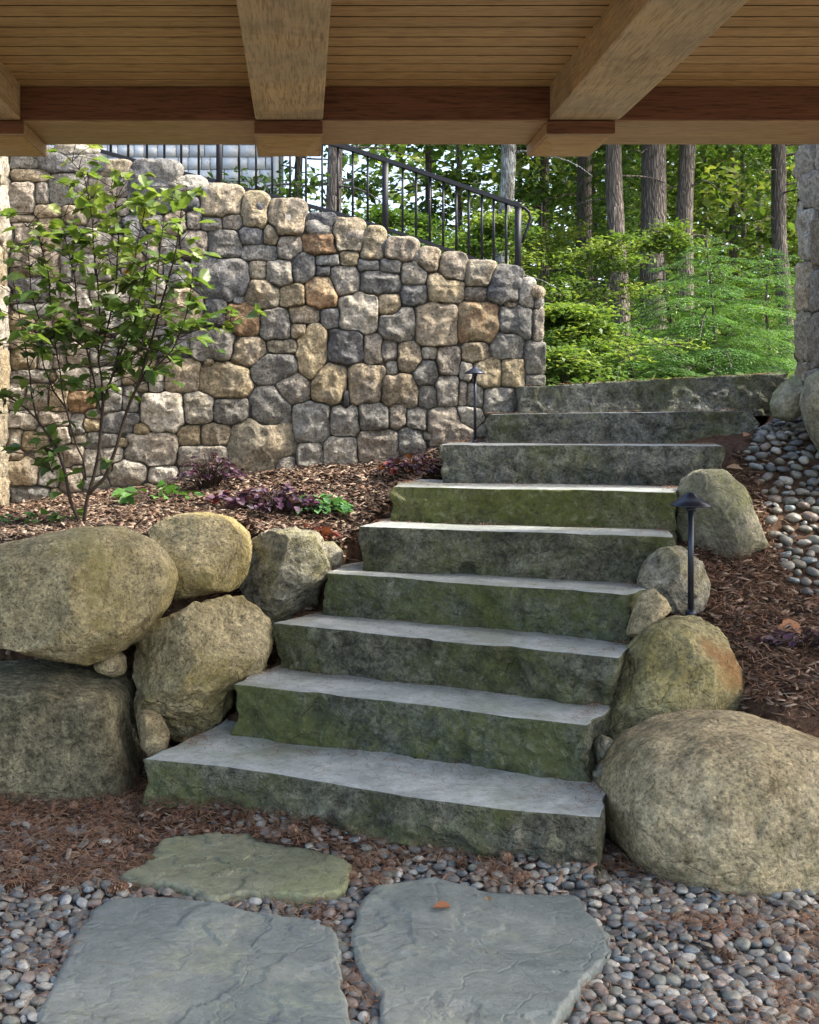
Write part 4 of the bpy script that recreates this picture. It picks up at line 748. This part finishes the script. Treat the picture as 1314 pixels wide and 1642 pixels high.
V, F, C = join(parts); tag(mk('far_woodland', V, F, M['leaf'], col=C, origin=(4, 17, 1)), 'mass of sunlit leaves of the distant wood', 'woodland', kind='stuff')
for i, (px, wp, Y) in enumerate(((960, 12, 17), (1195, 10, 18), (1130, 9, 20), (845, 10, 19), (1225, 13, 21), (730, 9, 18), (1015, 9, 21))):
    x = (px - PX0) / F_PX * Y; zb = 1.3; R = empty('distant_tree', (x, Y, zb), 'thin dark stem deep in the wood, ' + ('seen left of the brown trunk', 'seen right of the young feathery hemlock', 'just right of the slim grey trunk', 'right of the railing scroll', 'nearest the right stone pier', 'seen through the railing near its end', 'between the brown trunk and the thickest trunk')[i], 'tree', 'thin stems deep in the wood')
    V, F, tips = trunk((x, Y, zb), (x + g.uniform(-.3, .3), Y, 9), wp / 2 / F_PX * Y, .03, 60 + i, .15, 10, g, 1.6); mk('trunk', V, F, M['bark_dark'], R)
    V, F, C = cloud(g, np.array([x, Y, 7.5]), np.array([1.5, 1.5, 1.6]), 40, 30, .3, .15, 1, 3); mk('crown', V, F, M['leaf'], R, C)
# low growth on the forest floor
n = 16000; p = np.stack([g.uniform(1.3, 9, n), g.uniform(6.9, 15, n) , 0 * g.uniform(0, 1, n)], -1); p[:, 2] = height(p[:, 0], p[:, 1]) + np.abs(g.normal(0, .07, n)) + .02
V, F, C = leaves(p, rdir(n, g, .5), rdir(n, g) * .5 + [0, 0, 1], .07 * g.uniform(.5, 1.3, n), .04, tints(n, g, .2, 2.4)); tag(mk('undergrowth', V, F, M['leaf'], col=C, origin=(3, 9, 1.4)), 'low green undergrowth on the wood floor', 'undergrowth', kind='stuff')
n = 5000; p = np.stack([g.uniform(-2, 1.2, n), g.uniform(6.85, 9.5, n), 0 * g.uniform(0, 1, n)], -1); p[:, 2] = height(p[:, 0], p[:, 1]) + np.abs(g.normal(0, .06, n)); p = p[p[:, 0] > -.2]; n = len(p)
V, F, C = leaves(p, rdir(n, g, .8), rdir(n, g) * .5 + [0, 0, 1], .07 * g.uniform(.5, 1.3, n), .04, tints(n, g, .2, 2.4)); tag(mk('groundcover', V, F, M['leaf'], col=C, origin=(.5, 7.5, 2)), 'green ground cover behind the wall below the railing', 'undergrowth', kind='stuff')

# ------------------------------------------------------------------ the leafy shrub in front of the wall
SR = empty('viburnum_shrub', P(133, 840, 5.3), 'slender multi stemmed leafy shrub growing in the mulch before the left wall', 'shrub')
STEMS = [[(133,842),(143,790),(158,730),(163,680),(168,640),(180,600),(200,555),(222,500),(232,440),(238,380)], [(143,792),(168,765),(186,720),(205,660),(222,615),(240,555),(262,480),(276,430),(285,380),(292,330),(300,300)],
 [(128,842),(112,795),(103,752),(90,718),(80,702),(60,672),(42,655),(20,640),(0,632)], [(137,770),(134,735),(124,715),(116,690),(107,655),(98,620),(92,560),(84,500),(75,430),(60,372),(40,360)], [(163,690),(166,640),(158,580),(160,520),(156,450),(150,390),(146,330),(134,280),(112,254)],
 [(165,650),(180,600),(192,560),(204,500),(214,440),(222,380),(236,330),(262,312)], [(85,757),(64,738),(38,728),(8,722)], [(163,660),(150,610),(140,560),(128,510),(120,450),(110,400),(95,350)], [(205,660),(230,600),(256,560),(300,535),(345,520),(378,522)],
 [(222,615),(248,590),(280,560),(300,500),(310,450)], [(60,672),(48,620),(42,560),(30,500),(20,430)], [(140,560),(112,540),(80,530),(50,545)], [(92,560),(66,520),(50,470),(44,400)], [(180,600),(205,585),(225,560),(250,500),(255,420),(262,350)], [(158,580),(172,520),(186,470),(190,400),(186,340),(180,300)], [(107,655),(86,628),(70,590),(66,540)]]
g = np.random.default_rng(21)
def leaf_shape():
    a = []; out = [(0, -.5), (.18, -.46), (.30, -.28), (.36, -.20), (.40, 0), (.33, .06), (.36, .20), (.22, .26), (.16, .38), (0, .56)]; return out
LO = leaf_shape(); lv, lf, lc = [], [], []
def add_leaf(p, d, up, L, col):
    d = d / np.linalg.norm(d); s = np.cross(d, up); s /= np.linalg.norm(s) + 1e-9; u = np.cross(s, d); n0 = sum(len(q) for q in lv); pts = []
    for sx in (1, -1):
        for (a, b) in (LO if sx == 1 else LO[1:-1]): pts.append(p + s * a * sx * L + d * (b + .5) * L + u * (abs(a) * .35 * L - (b + .5) ** 2 * .16 * L))
    k = len(LO); lv.append(np.array(pts)); right = list(range(k)); left = [0] + [k + i for i in range(k - 2)] + [k - 1]
    for side in (right, left):
        for i in range(1, len(side) - 1): lf.append(tuple(n0 + q for q in ((side[0], side[i], side[i + 1]) if side is right else (side[0], side[i + 1], side[i]))))
    lc.append(np.tile(col, (len(pts), 1)))
stem_parts = []; pts_for_leaves = []
for k, S in enumerate(STEMS):
    Yo = 5.3 + g.uniform(-.22, .22) if k not in (0, 1, 2) else 5.3
    P3 = np.array([P(x, y, 5.3 + (Yo - 5.3) * min(1, i / 4)) for i, (x, y) in enumerate(S)]); t = np.linspace(0, len(P3) - 1, len(P3) * 4); q = np.stack([np.interp(t, range(len(P3)), P3[:, j]) for j in range(3)], -1)
    q += .006 * np.stack([vn(q * 9, 1), vn(q * 9, 2), 0 * t], -1); r0 = .009 if k < 3 else .0045; stem_parts.append(tube(q, np.linspace(r0, .0022, len(q)), 7)); L_ = len(q)
    for i in range(L_):
        py = to_px(q[i])[1]
        dens = 2.0 if py < 560 else .7 if py < 640 else .22
        if k in (2, 6): dens = .7
        for _ in range(g.poisson(dens)):
            a = g.uniform(0, 2 * np.pi); tl = abs(g.normal(0, .09)) + .02; d = np.array([math.cos(a), math.sin(a) * .8, g.uniform(-.1, .6)]); e = q[i] + d * tl
            stem_parts.append(tube([q[i], q[i] + d * tl * .5 + [0, 0, .01], e], [.0022, .0016, .0012], 5)); pts_for_leaves.append((e, d, py))
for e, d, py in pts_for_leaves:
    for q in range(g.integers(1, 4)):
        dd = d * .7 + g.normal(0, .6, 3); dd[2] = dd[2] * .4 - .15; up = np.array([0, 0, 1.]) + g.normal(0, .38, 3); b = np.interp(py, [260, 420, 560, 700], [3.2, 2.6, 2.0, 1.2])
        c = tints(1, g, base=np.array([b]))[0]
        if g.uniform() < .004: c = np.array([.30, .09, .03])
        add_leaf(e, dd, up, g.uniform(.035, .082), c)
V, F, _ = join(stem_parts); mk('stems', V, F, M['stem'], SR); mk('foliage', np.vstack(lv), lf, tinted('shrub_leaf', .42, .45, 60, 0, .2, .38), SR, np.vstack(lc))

# ------------------------------------------------------------------ low plants in the bed
def rosette(px, py, Y, label, n, L, cols, spread, hgt, name, seed, cat='plant'):
    g = np.random.default_rng(seed); x = P(px, py, Y)[0]; z = float(height(np.array([x]), np.array([Y]))[0]); R = empty(name, (x, Y, z), label, cat)
    lv.clear(); lf.clear(); lc.clear(); st = []
    for k in range(n):
        a = g.uniform(0, 2 * np.pi); r = spread * math.sqrt(g.uniform(0, 1)); h = hgt * (1 - .55 * (r / spread) ** 2) * g.uniform(.5, 1.1); e = np.array([x + math.cos(a) * r, Y + math.sin(a) * r * .8, z + h])
        st.append(tube([(x + math.cos(a) * r * .2, Y + math.sin(a) * r * .2, z), ((x + e[0]) / 2, (Y + e[1]) / 2, z + h * .75), e], [.0025, .002, .0015], 4, cap=False))
        c = np.array(cols[g.integers(len(cols))]) * g.uniform(.7, 1.35); add_leaf(e, np.array([math.cos(a), math.sin(a), g.uniform(-.3, .3)]) + g.normal(0, .3, 3), np.array([0, 0, 1.]) + g.normal(0, .4, 3), L * g.uniform(.6, 1.3), c)
    V, F, _ = join(st); mk('stalks', V, F, M['stem'], R); mk('foliage', np.vstack(lv), lf, LM, R, np.vstack(lc))
LM = tinted('bed_leaf', .5, .4, 80, 0, .3, .25)
PUR = [(.045, .018, .04), (.07, .025, .055), (.03, .014, .03), (.10, .05, .09)]; RED = [(.16, .03, .025), (.09, .03, .03), (.2, .06, .03)]; MG = [(.10, .24, .08), (.16, .34, .13), (.07, .17, .06)]
rosette(440, 790, 5.55, 'large dark purple coral bells clump in front of the biggest wall stone', 190, .038, PUR, .20, .13, 'purple_coral_bells', 1)
rosette(335, 765, 6.1, 'feathery plum coloured plant against the wall base', 150, .028, PUR + [(.10, .06, .06)], .17, .18, 'purple_coral_bells', 2)
rosette(660, 748, 6.05, 'small magenta purple plant left of the slender path light', 90, .04, PUR + RED, .15, .10, 'purple_coral_bells', 3)
rosette(508, 785, 5.6, 'bright mint green mounded plant beside the purple clump', 170, .036, MG, .16, .09, 'green_mound_plant', 4)
rosette(490, 822, 5.3, 'low red leafed plant in front of the mint green one', 40, .05, RED, .12, .04, 'red_leaf_plant', 5)
rosette(385, 790, 5.7, 'reddish sprawling plant left of the purple clump', 40, .05, RED + PUR, .14, .06, 'red_leaf_plant', 6)
rosette(250, 790, 5.9, 'sparse green seedling near the wall stones behind the ovoid boulder', 34, .06, [(.06, .16, .03), (.1, .22, .05)], .22, .07, 'green_seedling', 7)
rosette(1290, 1065, 4.3, 'dark purple brown creeping plant on the right bank', 90, .03, PUR + [(.06, .03, .03)], .16, .05, 'creeping_plant', 8)
rosette(60, 820, 5.4, 'low green weed at the shrub foot by the left pier', 26, .045, [(.05, .12, .03)], .16, .05, 'green_seedling', 9)

# ------------------------------------------------------------------ pebbles
PC = np.array([(.135, .135, .12), (.19, .18, .15), (.09, .095, .095), (.26, .25, .21), (.16, .165, .135), (.19, .175, .145), (.115, .12, .115), (.32, .31, .27), (.15, .135, .105), (.175, .14, .115), (.16, .185, .185)])
def inpoly(p, poly, grow=0.0):
    c = poly.mean(0); q = c + (poly - c) * (1 + grow); x, y = p[:, 0], p[:, 1]; r = np.zeros(len(p), bool)
    for a, b in zip(q, np.roll(q, -1, 0)):
        with np.errstate(divide='ignore', invalid='ignore'): r ^= ((a[1] > y) != (b[1] > y)) & (x < (b[0] - a[0]) * (y - a[1]) / (b[1] - a[1]) + a[0])
    return r
g = np.random.default_rng(17)
def scatter(x0, x1, y0, y1, nt, r0, r1, ok, over=.86):
    P2 = np.column_stack([g.uniform(x0, x1, nt), g.uniform(y0, y1, nt)]); R = r0 + (r1 - r0) * g.uniform(0, 1, nt) ** 1.3; m = ok(P2); P2, R = P2[m], R[m]; o = np.argsort(-R); P2, R = P2[o], R[o]
    cell = {}; keep = []; h = r1 * 2.1
    for i, (p, r) in enumerate(zip(P2, R)):
        cx, cy = int(p[0] // h), int(p[1] // h); bad = False
        for a in (-1, 0, 1):
            for b_ in (-1, 0, 1):
                for j in cell.get((cx + a, cy + b_), ()):
                    if (P2[j, 0] - p[0]) ** 2 + (P2[j, 1] - p[1]) ** 2 < ((R[j] + r) * over) ** 2: bad = True; break
                if bad: break
            if bad: break
        if not bad: cell.setdefault((cx, cy), []).append(i); keep.append(i)
    return P2[keep], R[keep]
def ok_front(p):
    m = ~(inpoly(p, FLP[0], .02) | inpoly(p, FLP[1], .01) | inpoly(p, FLP[2], .01))
    fx = -.53 + (p[:, 1] - 4.11) / (3.52 - 4.11) * 1.4; m &= p[:, 1] < np.where(p[:, 0] < .88, 4.11 + (p[:, 0] + .53) / 1.4 * (3.52 - 4.11) + .02, 3.82)
    px, py = to_px(np.column_stack([p, np.zeros(len(p))])); pine = (px < 600) & (py < 1425 + 20 * np.sin(px / 40)); m &= ~(pine & (g.uniform(0, 1, len(p)) < np.where(px > 350, .80, .955)))
    m &= ~((px > 600) & (py < 1400) & (g.uniform(0, 1, len(p)) < .55)); return m
def ok_bank(p):
    z = height(p[:, 0], p[:, 1]); px, py = to_px(np.column_stack([p, z])); return (p[:, 0] > Rx(p[:, 1]) + .04) & (px > np.interp(py, [640, 700, 760, 860, 940, 960], [1190, 1175, 1215, 1240, 1275, 1300])) & (py < 955) & ~((p[:, 0] > 2.5) & (p[:, 1] > 5.15) & (p[:, 1] < 5.92))
A1, R1 = scatter(-1.6, 2.0, 2.45, 4.0, 60000, .006, .0195, ok_front); A2, R2 = scatter(1.6, 3.2, 4.3, 6.2, 14000, .013, .030, ok_bank)
PT = np.vstack([A1, A2]); PRD = np.concatenate([R1, R2]); pz = height(PT[:, 0], PT[:, 1]) + lumps(PT[:, 0], PT[:, 1]); PX, PY = to_px(np.column_stack([PT, pz]))
# footprint of the largest boulder hides some
vis = (PX > -15) & (PX < 1330) & (PY > 600) & (PY < 1660) & ~((PX > 1000) & (PY > 1160) & (PY < np.interp(PX, [1000, 1310], [1375, 1455])))
rank = np.where(vis, PRD / PT[:, 1], -1); order = np.argsort(-rank); big = set(order[:300].tolist())
protos = []
for k in range(22):
    d0, F0 = CS[6]; s = np.array([1, g.uniform(.68, .95), g.uniform(.42, .7)]); V = d0 * s; V = V + d0 * (.13 * vn(d0 * 1.4 + k * 3, 5))[:, None]; c = PC[k % len(PC)] * g.uniform(.8, 1.25); cc = c * (1 + .18 * vn(d0 * 3 + k, 8))[:, None]
    if k % 7 == 3: cc = np.where((np.abs((V @ np.array([.3, .5, 1.])) - .1) < .07)[:, None], c * 1.8, cc)
    protos.append((V, F0, cc, mesh('pebble', V, F0, cc))); protos[-1][3].materials.append(M['pebble'])
stuff = []
def pebble_label(k, onb):
    c = protos[k][2].mean(0); tone = 'pale' if c.mean() > .33 else 'dark' if c.mean() < .19 else 'mid grey'; hue = 'brownish ' if c[0] > c[2] * 1.15 else ''
    sh = ('flat', 'oval', 'round', 'squat')[k % 4]; return tone + ' ' + hue + sh + (' banded' if k % 7 == 3 else '') + ' pebble ' + onb
for i in range(len(PT)):
    k = int(g.integers(len(protos))); a = g.uniform(0, 2 * np.pi); z = pz[i] + PRD[i] * .30 + g.uniform(-.1, .25) * PRD[i]; tl = g.normal(0, .22, 2)
    if i in big:
        o = bpy.data.objects.new('pebble', protos[k][3]); COL.objects.link(o); o.location = (PT[i, 0], PT[i, 1], z); o.scale = (PRD[i] * 1.12,) * 3; o.rotation_euler = (tl[0], tl[1], a)
        dists = [min(np.hypot(*(FLP[f] - PT[i]).T)) for f in range(3)]; fm = int(np.argmin(dists)); fn = ('olive', 'blue grey', 'cracked')[fm]
        where = 'on the right bank' if PT[i, 1] > 4.2 else ('between the blue grey and cracked flagstones' if 520 < PX[i] < 640 else ('touching the ' if dists[fm] < .035 else 'close to the ' if dists[fm] < .1 else 'beyond the ') + fn + ' flagstone' + (', at the picture bottom' if PY[i] > 1570 else ', near the largest boulder' if PX[i] > 950 and PY[i] < 1480 else ', by the frame edge' if PX[i] > 1230 or PX[i] < 60 else ''))
        tag(o, pebble_label(k, where), 'pebble', 'grey pebbles of the gravel')
    else:
        V = protos[k][0] * PRD[i] * 1.12; ca, sa = math.cos(a), math.sin(a); V = np.column_stack([V[:, 0] * ca - V[:, 1] * sa, V[:, 0] * sa + V[:, 1] * ca, V[:, 2] + V[:, 0] * tl[0]]); stuff.append((V + [PT[i, 0], PT[i, 1], z], protos[k][1], protos[k][2]))
V, F, C = join(stuff); tag(mk('gravel', V, F, M['pebble'], col=C, origin=(.5, 3.4, 0)), 'smaller grey pebbles making up the rest of the gravel', 'gravel', kind='stuff')

# ------------------------------------------------------------------ needles, mulch, cones, leaves
def sticks(n, pos, Lr, wd, cols, tilt=.18, seed=0):
    g = np.random.default_rng(seed); a = g.uniform(0, 2 * np.pi, n); L = g.uniform(*Lr, n); d = np.column_stack([np.cos(a), np.sin(a), g.normal(0, tilt, n)]); s = np.column_stack([-np.sin(a), np.cos(a), 0 * a]); cu = g.normal(0, .08, n)[:, None] * L[:, None]
    w_ = (wd * g.uniform(.7, 1.3, n))[:, None]; A = pos - d * L[:, None] / 2; B = pos + s * cu + [0, 0, .003]; C = pos + d * L[:, None] / 2; up = np.array([0, 0, 1.]) * w_
    V = np.stack([A - s * w_, A + s * w_, B - s * w_ + up, B + s * w_ + up, C - s * w_ * .5, C + s * w_ * .5], 1).reshape(-1, 3); i = np.arange(n)[:, None] * 6
    F = np.concatenate([i + [0, 1, 3, 2], i + [2, 3, 5, 4]]); c = np.array(cols)[g.integers(0, len(cols), n)] * g.uniform(.7, 1.3, (n, 1)); return V, F, np.repeat(c, 6, 0)
NC = [(.25, .145, .085), (.19, .105, .06), (.34, .22, .13), (.13, .08, .055), (.27, .125, .07)]; MC = [(.16, .10, .07), (.10, .06, .04), (.24, .17, .12), (.07, .045, .035), (.32, .25, .19)]
def place(n, x0, x1, y0, y1, ok, lift=.006, sp=.008, seed=1):
    g = np.random.default_rng(seed); p = np.column_stack([g.uniform(x0, x1, n), g.uniform(y0, y1, n)]); p = p[ok(p, g)]; z = height(p[:, 0], p[:, 1]) + lumps(p[:, 0], p[:, 1]); return np.column_stack([p, z + lift + np.abs(g.normal(0, sp, len(p)))])
def okn(p, g):
    px, py = to_px(np.column_stack([p, 0 * p[:, 0]])); fl = inpoly(p, FLP[0], -.06) | inpoly(p, FLP[1], -.04) | inpoly(p, FLP[2], -.04); pine = (px < 620) & (py < 1430) | ((py < 1400) & (px < 960)); nz = vn(np.column_stack([p * 5, 0 * p[:, 0]]), 3)
    return (~fl | (g.uniform(0, 1, len(p)) < .012)) & (pine | (g.uniform(0, 1, len(p)) < .16 + .6 * (nz > .15)))
q = place(50000, -2.3, 1.6, 2.5, 4.45, okn, .012, .010, 3); V1 = sticks(len(q), q, (.03, .085), .0009, NC, .14, 4)
def okb(p, g):
    px, py = to_px(np.column_stack([p, height(p[:, 0], p[:, 1])])); peb = (px > np.interp(py, [640, 700, 760, 860, 940, 960], [1190, 1175, 1215, 1240, 1275, 1300])) & (py < 955)
    return (p[:, 0] > Rx(p[:, 1]) + .01) & (~peb | (g.uniform(0, 1, len(p)) < .06))
q = place(36000, .9, 3.2, 3.6, 6.2, okb, .010, .012, 5); V2 = sticks(len(q), q, (.03, .09), .001, NC + [(.36, .24, .16), (.22, .13, .10)], .2, 6)
def okl(p, g): return np.where(p[:, 0] < -.53, p[:, 1] > 4.5, p[:, 1] > Ly(p[:, 0]) + .05) & (p[:, 0] < 1.0)
q = place(11000, -2.3, 1.0, 4.6, 6.35, okl, .006, .008, 7); V3 = sticks(len(q), q, (.02, .06), .0012, NC + MC, .2, 8)
tq = []; g = np.random.default_rng(31)
for i, s_ in enumerate(ST):
    L_ = np.array(s_[:3]); R_ = np.array(s_[3:]); nn_ = 380; u_ = g.uniform(.02, .98, nn_); e_ = (R_ - L_); e_[2] = 0; bk_ = np.array([-e_[1], e_[0], 0]) / np.linalg.norm(e_)
    back_ = g.uniform(0, 1, nn_) ; dep_ = np.where(back_ < .65, .30 + .05 * g.normal(size=nn_), g.uniform(.03, .33, nn_)); u_ = np.where(g.uniform(0, 1, nn_) < .35, np.where(g.uniform(0, 1, nn_) < .5, g.uniform(.0, .05, nn_), g.uniform(.94, .99, nn_)), u_)
    q_ = L_ + (R_ - L_) * u_[:, None] + bk_ * dep_[:, None]; q_[:, 2] += .006; tq.append(q_)
tq = np.vstack(tq); V4 = sticks(len(tq), tq, (.02, .06), .0009, NC, .03, 40)
V, F, C = join([V1, V2, V3, V4]); tag(mk('pine_needles', V, F, M['needle'], col=C, origin=(.2, 4, 0)), 'fallen rust brown pine needles lying over the ground', 'pine needles', kind='stuff')
def chips(q, seed):
    g = np.random.default_rng(seed); n = len(q); a = g.uniform(0, 2 * np.pi, n); L = g.uniform(.008, .030, n)[:, None]; w_ = (g.uniform(.003, .009, n))[:, None]; d = np.column_stack([np.cos(a), np.sin(a), g.normal(0, .3, n)]); s = np.column_stack([-np.sin(a), np.cos(a), g.normal(0, .3, n)]); u = np.array([0, 0, .0022])
    c = [q - d * L - s * w_, q + d * L - s * w_, q + d * L * .8 + s * w_, q - d * L + s * w_]; V = np.stack(c + [x + u for x in c], 1).reshape(-1, 3); i = np.arange(n)[:, None] * 8
    F = np.concatenate([i + [4, 5, 6, 7], i + [0, 1, 5, 4], i + [1, 2, 6, 5], i + [2, 3, 7, 6], i + [3, 0, 4, 7]]); col = np.array(MC)[g.integers(0, len(MC), n)] * g.uniform(.7, 1.25, (n, 1)); return V, F, np.repeat(col, 8, 0)
q1 = place(34000, -2.4, 1.0, 4.55, 6.38, okl, .004, .008, 9); q2 = place(12000, .9, 3.0, 3.6, 6.2, okb, .004, .008, 10); q3 = place(8000, -2.3, 1.2, 3.1, 4.45, okn, .003, .005, 11)
V, F, C = join([chips(q1, 1), chips(q2, 2), chips(q3, 3)]); tag(mk('bark_mulch', V, F, M['needle'], col=C, origin=(0, 5, .8)), 'brown shredded bark mulch over the planting beds', 'mulch', kind='stuff')
def gz(x, y): return float((height(np.array([x]), np.array([y])) + lumps(np.array([x]), np.array([y])))[0])
def cone_mesh(seed):
    g = np.random.default_rng(seed); parts = [(*lathe([(0, -.034), (.006, -.03), (.008, 0), (.005, .028), (0, .034)], 8), (.08, .045, .03))]
    for k in range(64):
        t = k / 64; a = k * 2.39996; r = .0145 * math.sin(math.pi * min(1, .12 + t * .88)) ** .7 + .003; z = -.030 + .060 * t; c, s = math.cos(a), math.sin(a); w2 = .0055; o = np.array([c * .004, s * .004, z - .004]); e = np.array([c * r, s * r, z + .006]); sd2 = np.array([-s, c, 0]) * w2; u = np.array([c * .3, s * .3, 1]) * .0018
        V = np.array([o - sd2 * .5, o + sd2 * .5, e + sd2, e + sd2 * .3 + (e - o) * .15, e - sd2 * .3 + (e - o) * .15, e - sd2]); V = np.vstack([V, V + u]); F = [(0, 1, 2, 3, 4, 5), (11, 10, 9, 8, 7, 6)] + [(i, 6 + i, 6 + (i + 1) % 6, (i + 1) % 6) for i in range(6)]
        parts.append((V, F, np.array([(.20, .115, .07), (.13, .075, .05), (.26, .17, .11)][k % 3])))
    return join(parts)
CN = []
for s in (1, 2): V, F, C = cone_mesh(s); me = mesh('pine_cone', V, F, C, False); me.materials.append(M['needle']); CN.append(me)
cones = [(118, 1287, 'under the mossy block'), (20, 1367, 'at the left edge of the needles'), (241, 1375, 'at the left tip of olive flagstone'), (272, 1321, 'above the olive flagstone, left one'), (385, 1323, 'at middle of bottom step foot'), (470, 1345, 'above right half of olive flagstone'),
         (455, 1320, 'touching bottom step near the olive flagstone'), (505, 1337, 'right of a pair near the bottom step'), (583, 1382, 'at the right tip of olive flagstone'), (740, 1391, 'behind the cracked flagstone, left one'), (812, 1388, 'behind the cracked flagstone at step foot'), (835, 1416, 'touching the top edge of the cracked flagstone'),
         (1157, 1522, 'on the gravel under the largest boulder'), (190, 1424, 'between olive and blue grey flagstones'), (208, 1330, 'on the needles left of olive flagstone')]
g = np.random.default_rng(5)
for i, (px, py, wh) in enumerate(cones):
    p = G(px, py, .03); o = bpy.data.objects.new('pine_cone', CN[i % 2]); COL.objects.link(o); o.location = (p[0], p[1], gz(p[0], p[1]) + .022); o.rotation_euler = (math.radians(90) + g.normal(0, .15), g.uniform(0, 6), g.uniform(0, 6.28)); o.scale = (.95,) * 3 if i % 3 else (.8,) * 3
    tag(o, 'brown open pine cone ' + wh, 'pine cone', 'pine cones on the ground')
for px, py, Y, wh in ((1236, 994, 4.5, 'upper one on the right bank'),):
    p = P(px, py, Y); o = bpy.data.objects.new('pine_cone', CN[0]); COL.objects.link(o); o.location = (p[0], p[1], gz(p[0], p[1]) + .02); o.rotation_euler = (1.57, 0, 1.2); tag(o, 'brown pine cone ' + wh, 'pine cone', 'pine cones on the ground')
def dead_leaf(px, py, Y, z, L, col, label, seed):
    g = np.random.default_rng(seed); p = P(px, py, Y); lv.clear(); lf.clear(); lc.clear(); a = g.uniform(0, 6.28); zz = z if z is not None else gz(p[0], p[1]) + .012
    add_leaf(np.array([p[0], p[1], zz]), np.array([math.cos(a), math.sin(a), .1]), np.array([g.normal(0, .2), g.normal(0, .2) - .2, 1]), L, np.array(col)); V = np.vstack(lv); V2 = V + [0, 0, .0012]; n = len(V)
    tag(mk('fallen_leaf', np.vstack([V, V2]), [tuple(reversed(f)) for f in lf] + [tuple(i + n for i in f) for f in lf], M['needle'], col=np.vstack([lc[0], lc[0]])), label, 'leaf', 'fallen leaves')
yf = lambda py, z: F_PX * (CH - z) / (py - PY0)
dead_leaf(722, 1455, yf(1455, .05), .052, .045, (.28, .12, .06), 'rust brown leaf lying on the cracked flagstone', 1)
dead_leaf(785, 1446, yf(1446, .05), .052, .028, (.30, .22, .12), 'small tan leaf on the cracked flagstone, right of the rust one', 2)
dead_leaf(1197, 966, 4.55, None, .075, (.50, .40, .28), 'pale tan curled leaf on the right bank above lamp base', 3)
dead_leaf(1232, 1112, 3.95, None, .05, (.45, .06, .04), 'bright red fallen leaf on the right bank', 4)
dead_leaf(1190, 1085, 4.02, None, .07, (.22, .09, .05), 'dark brown leaf behind the lichened boulder', 5)
dead_leaf(1285, 995, 4.4, None, .09, (.30, .15, .08), 'long brown leaf near the right edge on the bank', 6)
dead_leaf(1205, 712, 5.65, None, .07, (.34, .19, .10), 'brown leaf at the top of the gravel bank', 7)
dead_leaf(14, 1270, yf(1270, .02), .02, .06, (.42, .30, .2), 'pale leaf at the left edge under the mossy block', 8)
dead_leaf(1165, 735, 5.4, None, .07, (.38, .25, .15), 'tan leaf beside the seventh step on the bank', 9)
for o in (PR, Wroot, HS): o['kind'] = 'thing'
for o in list(bpy.data.objects):
    if '_o' in o: del o['_o']
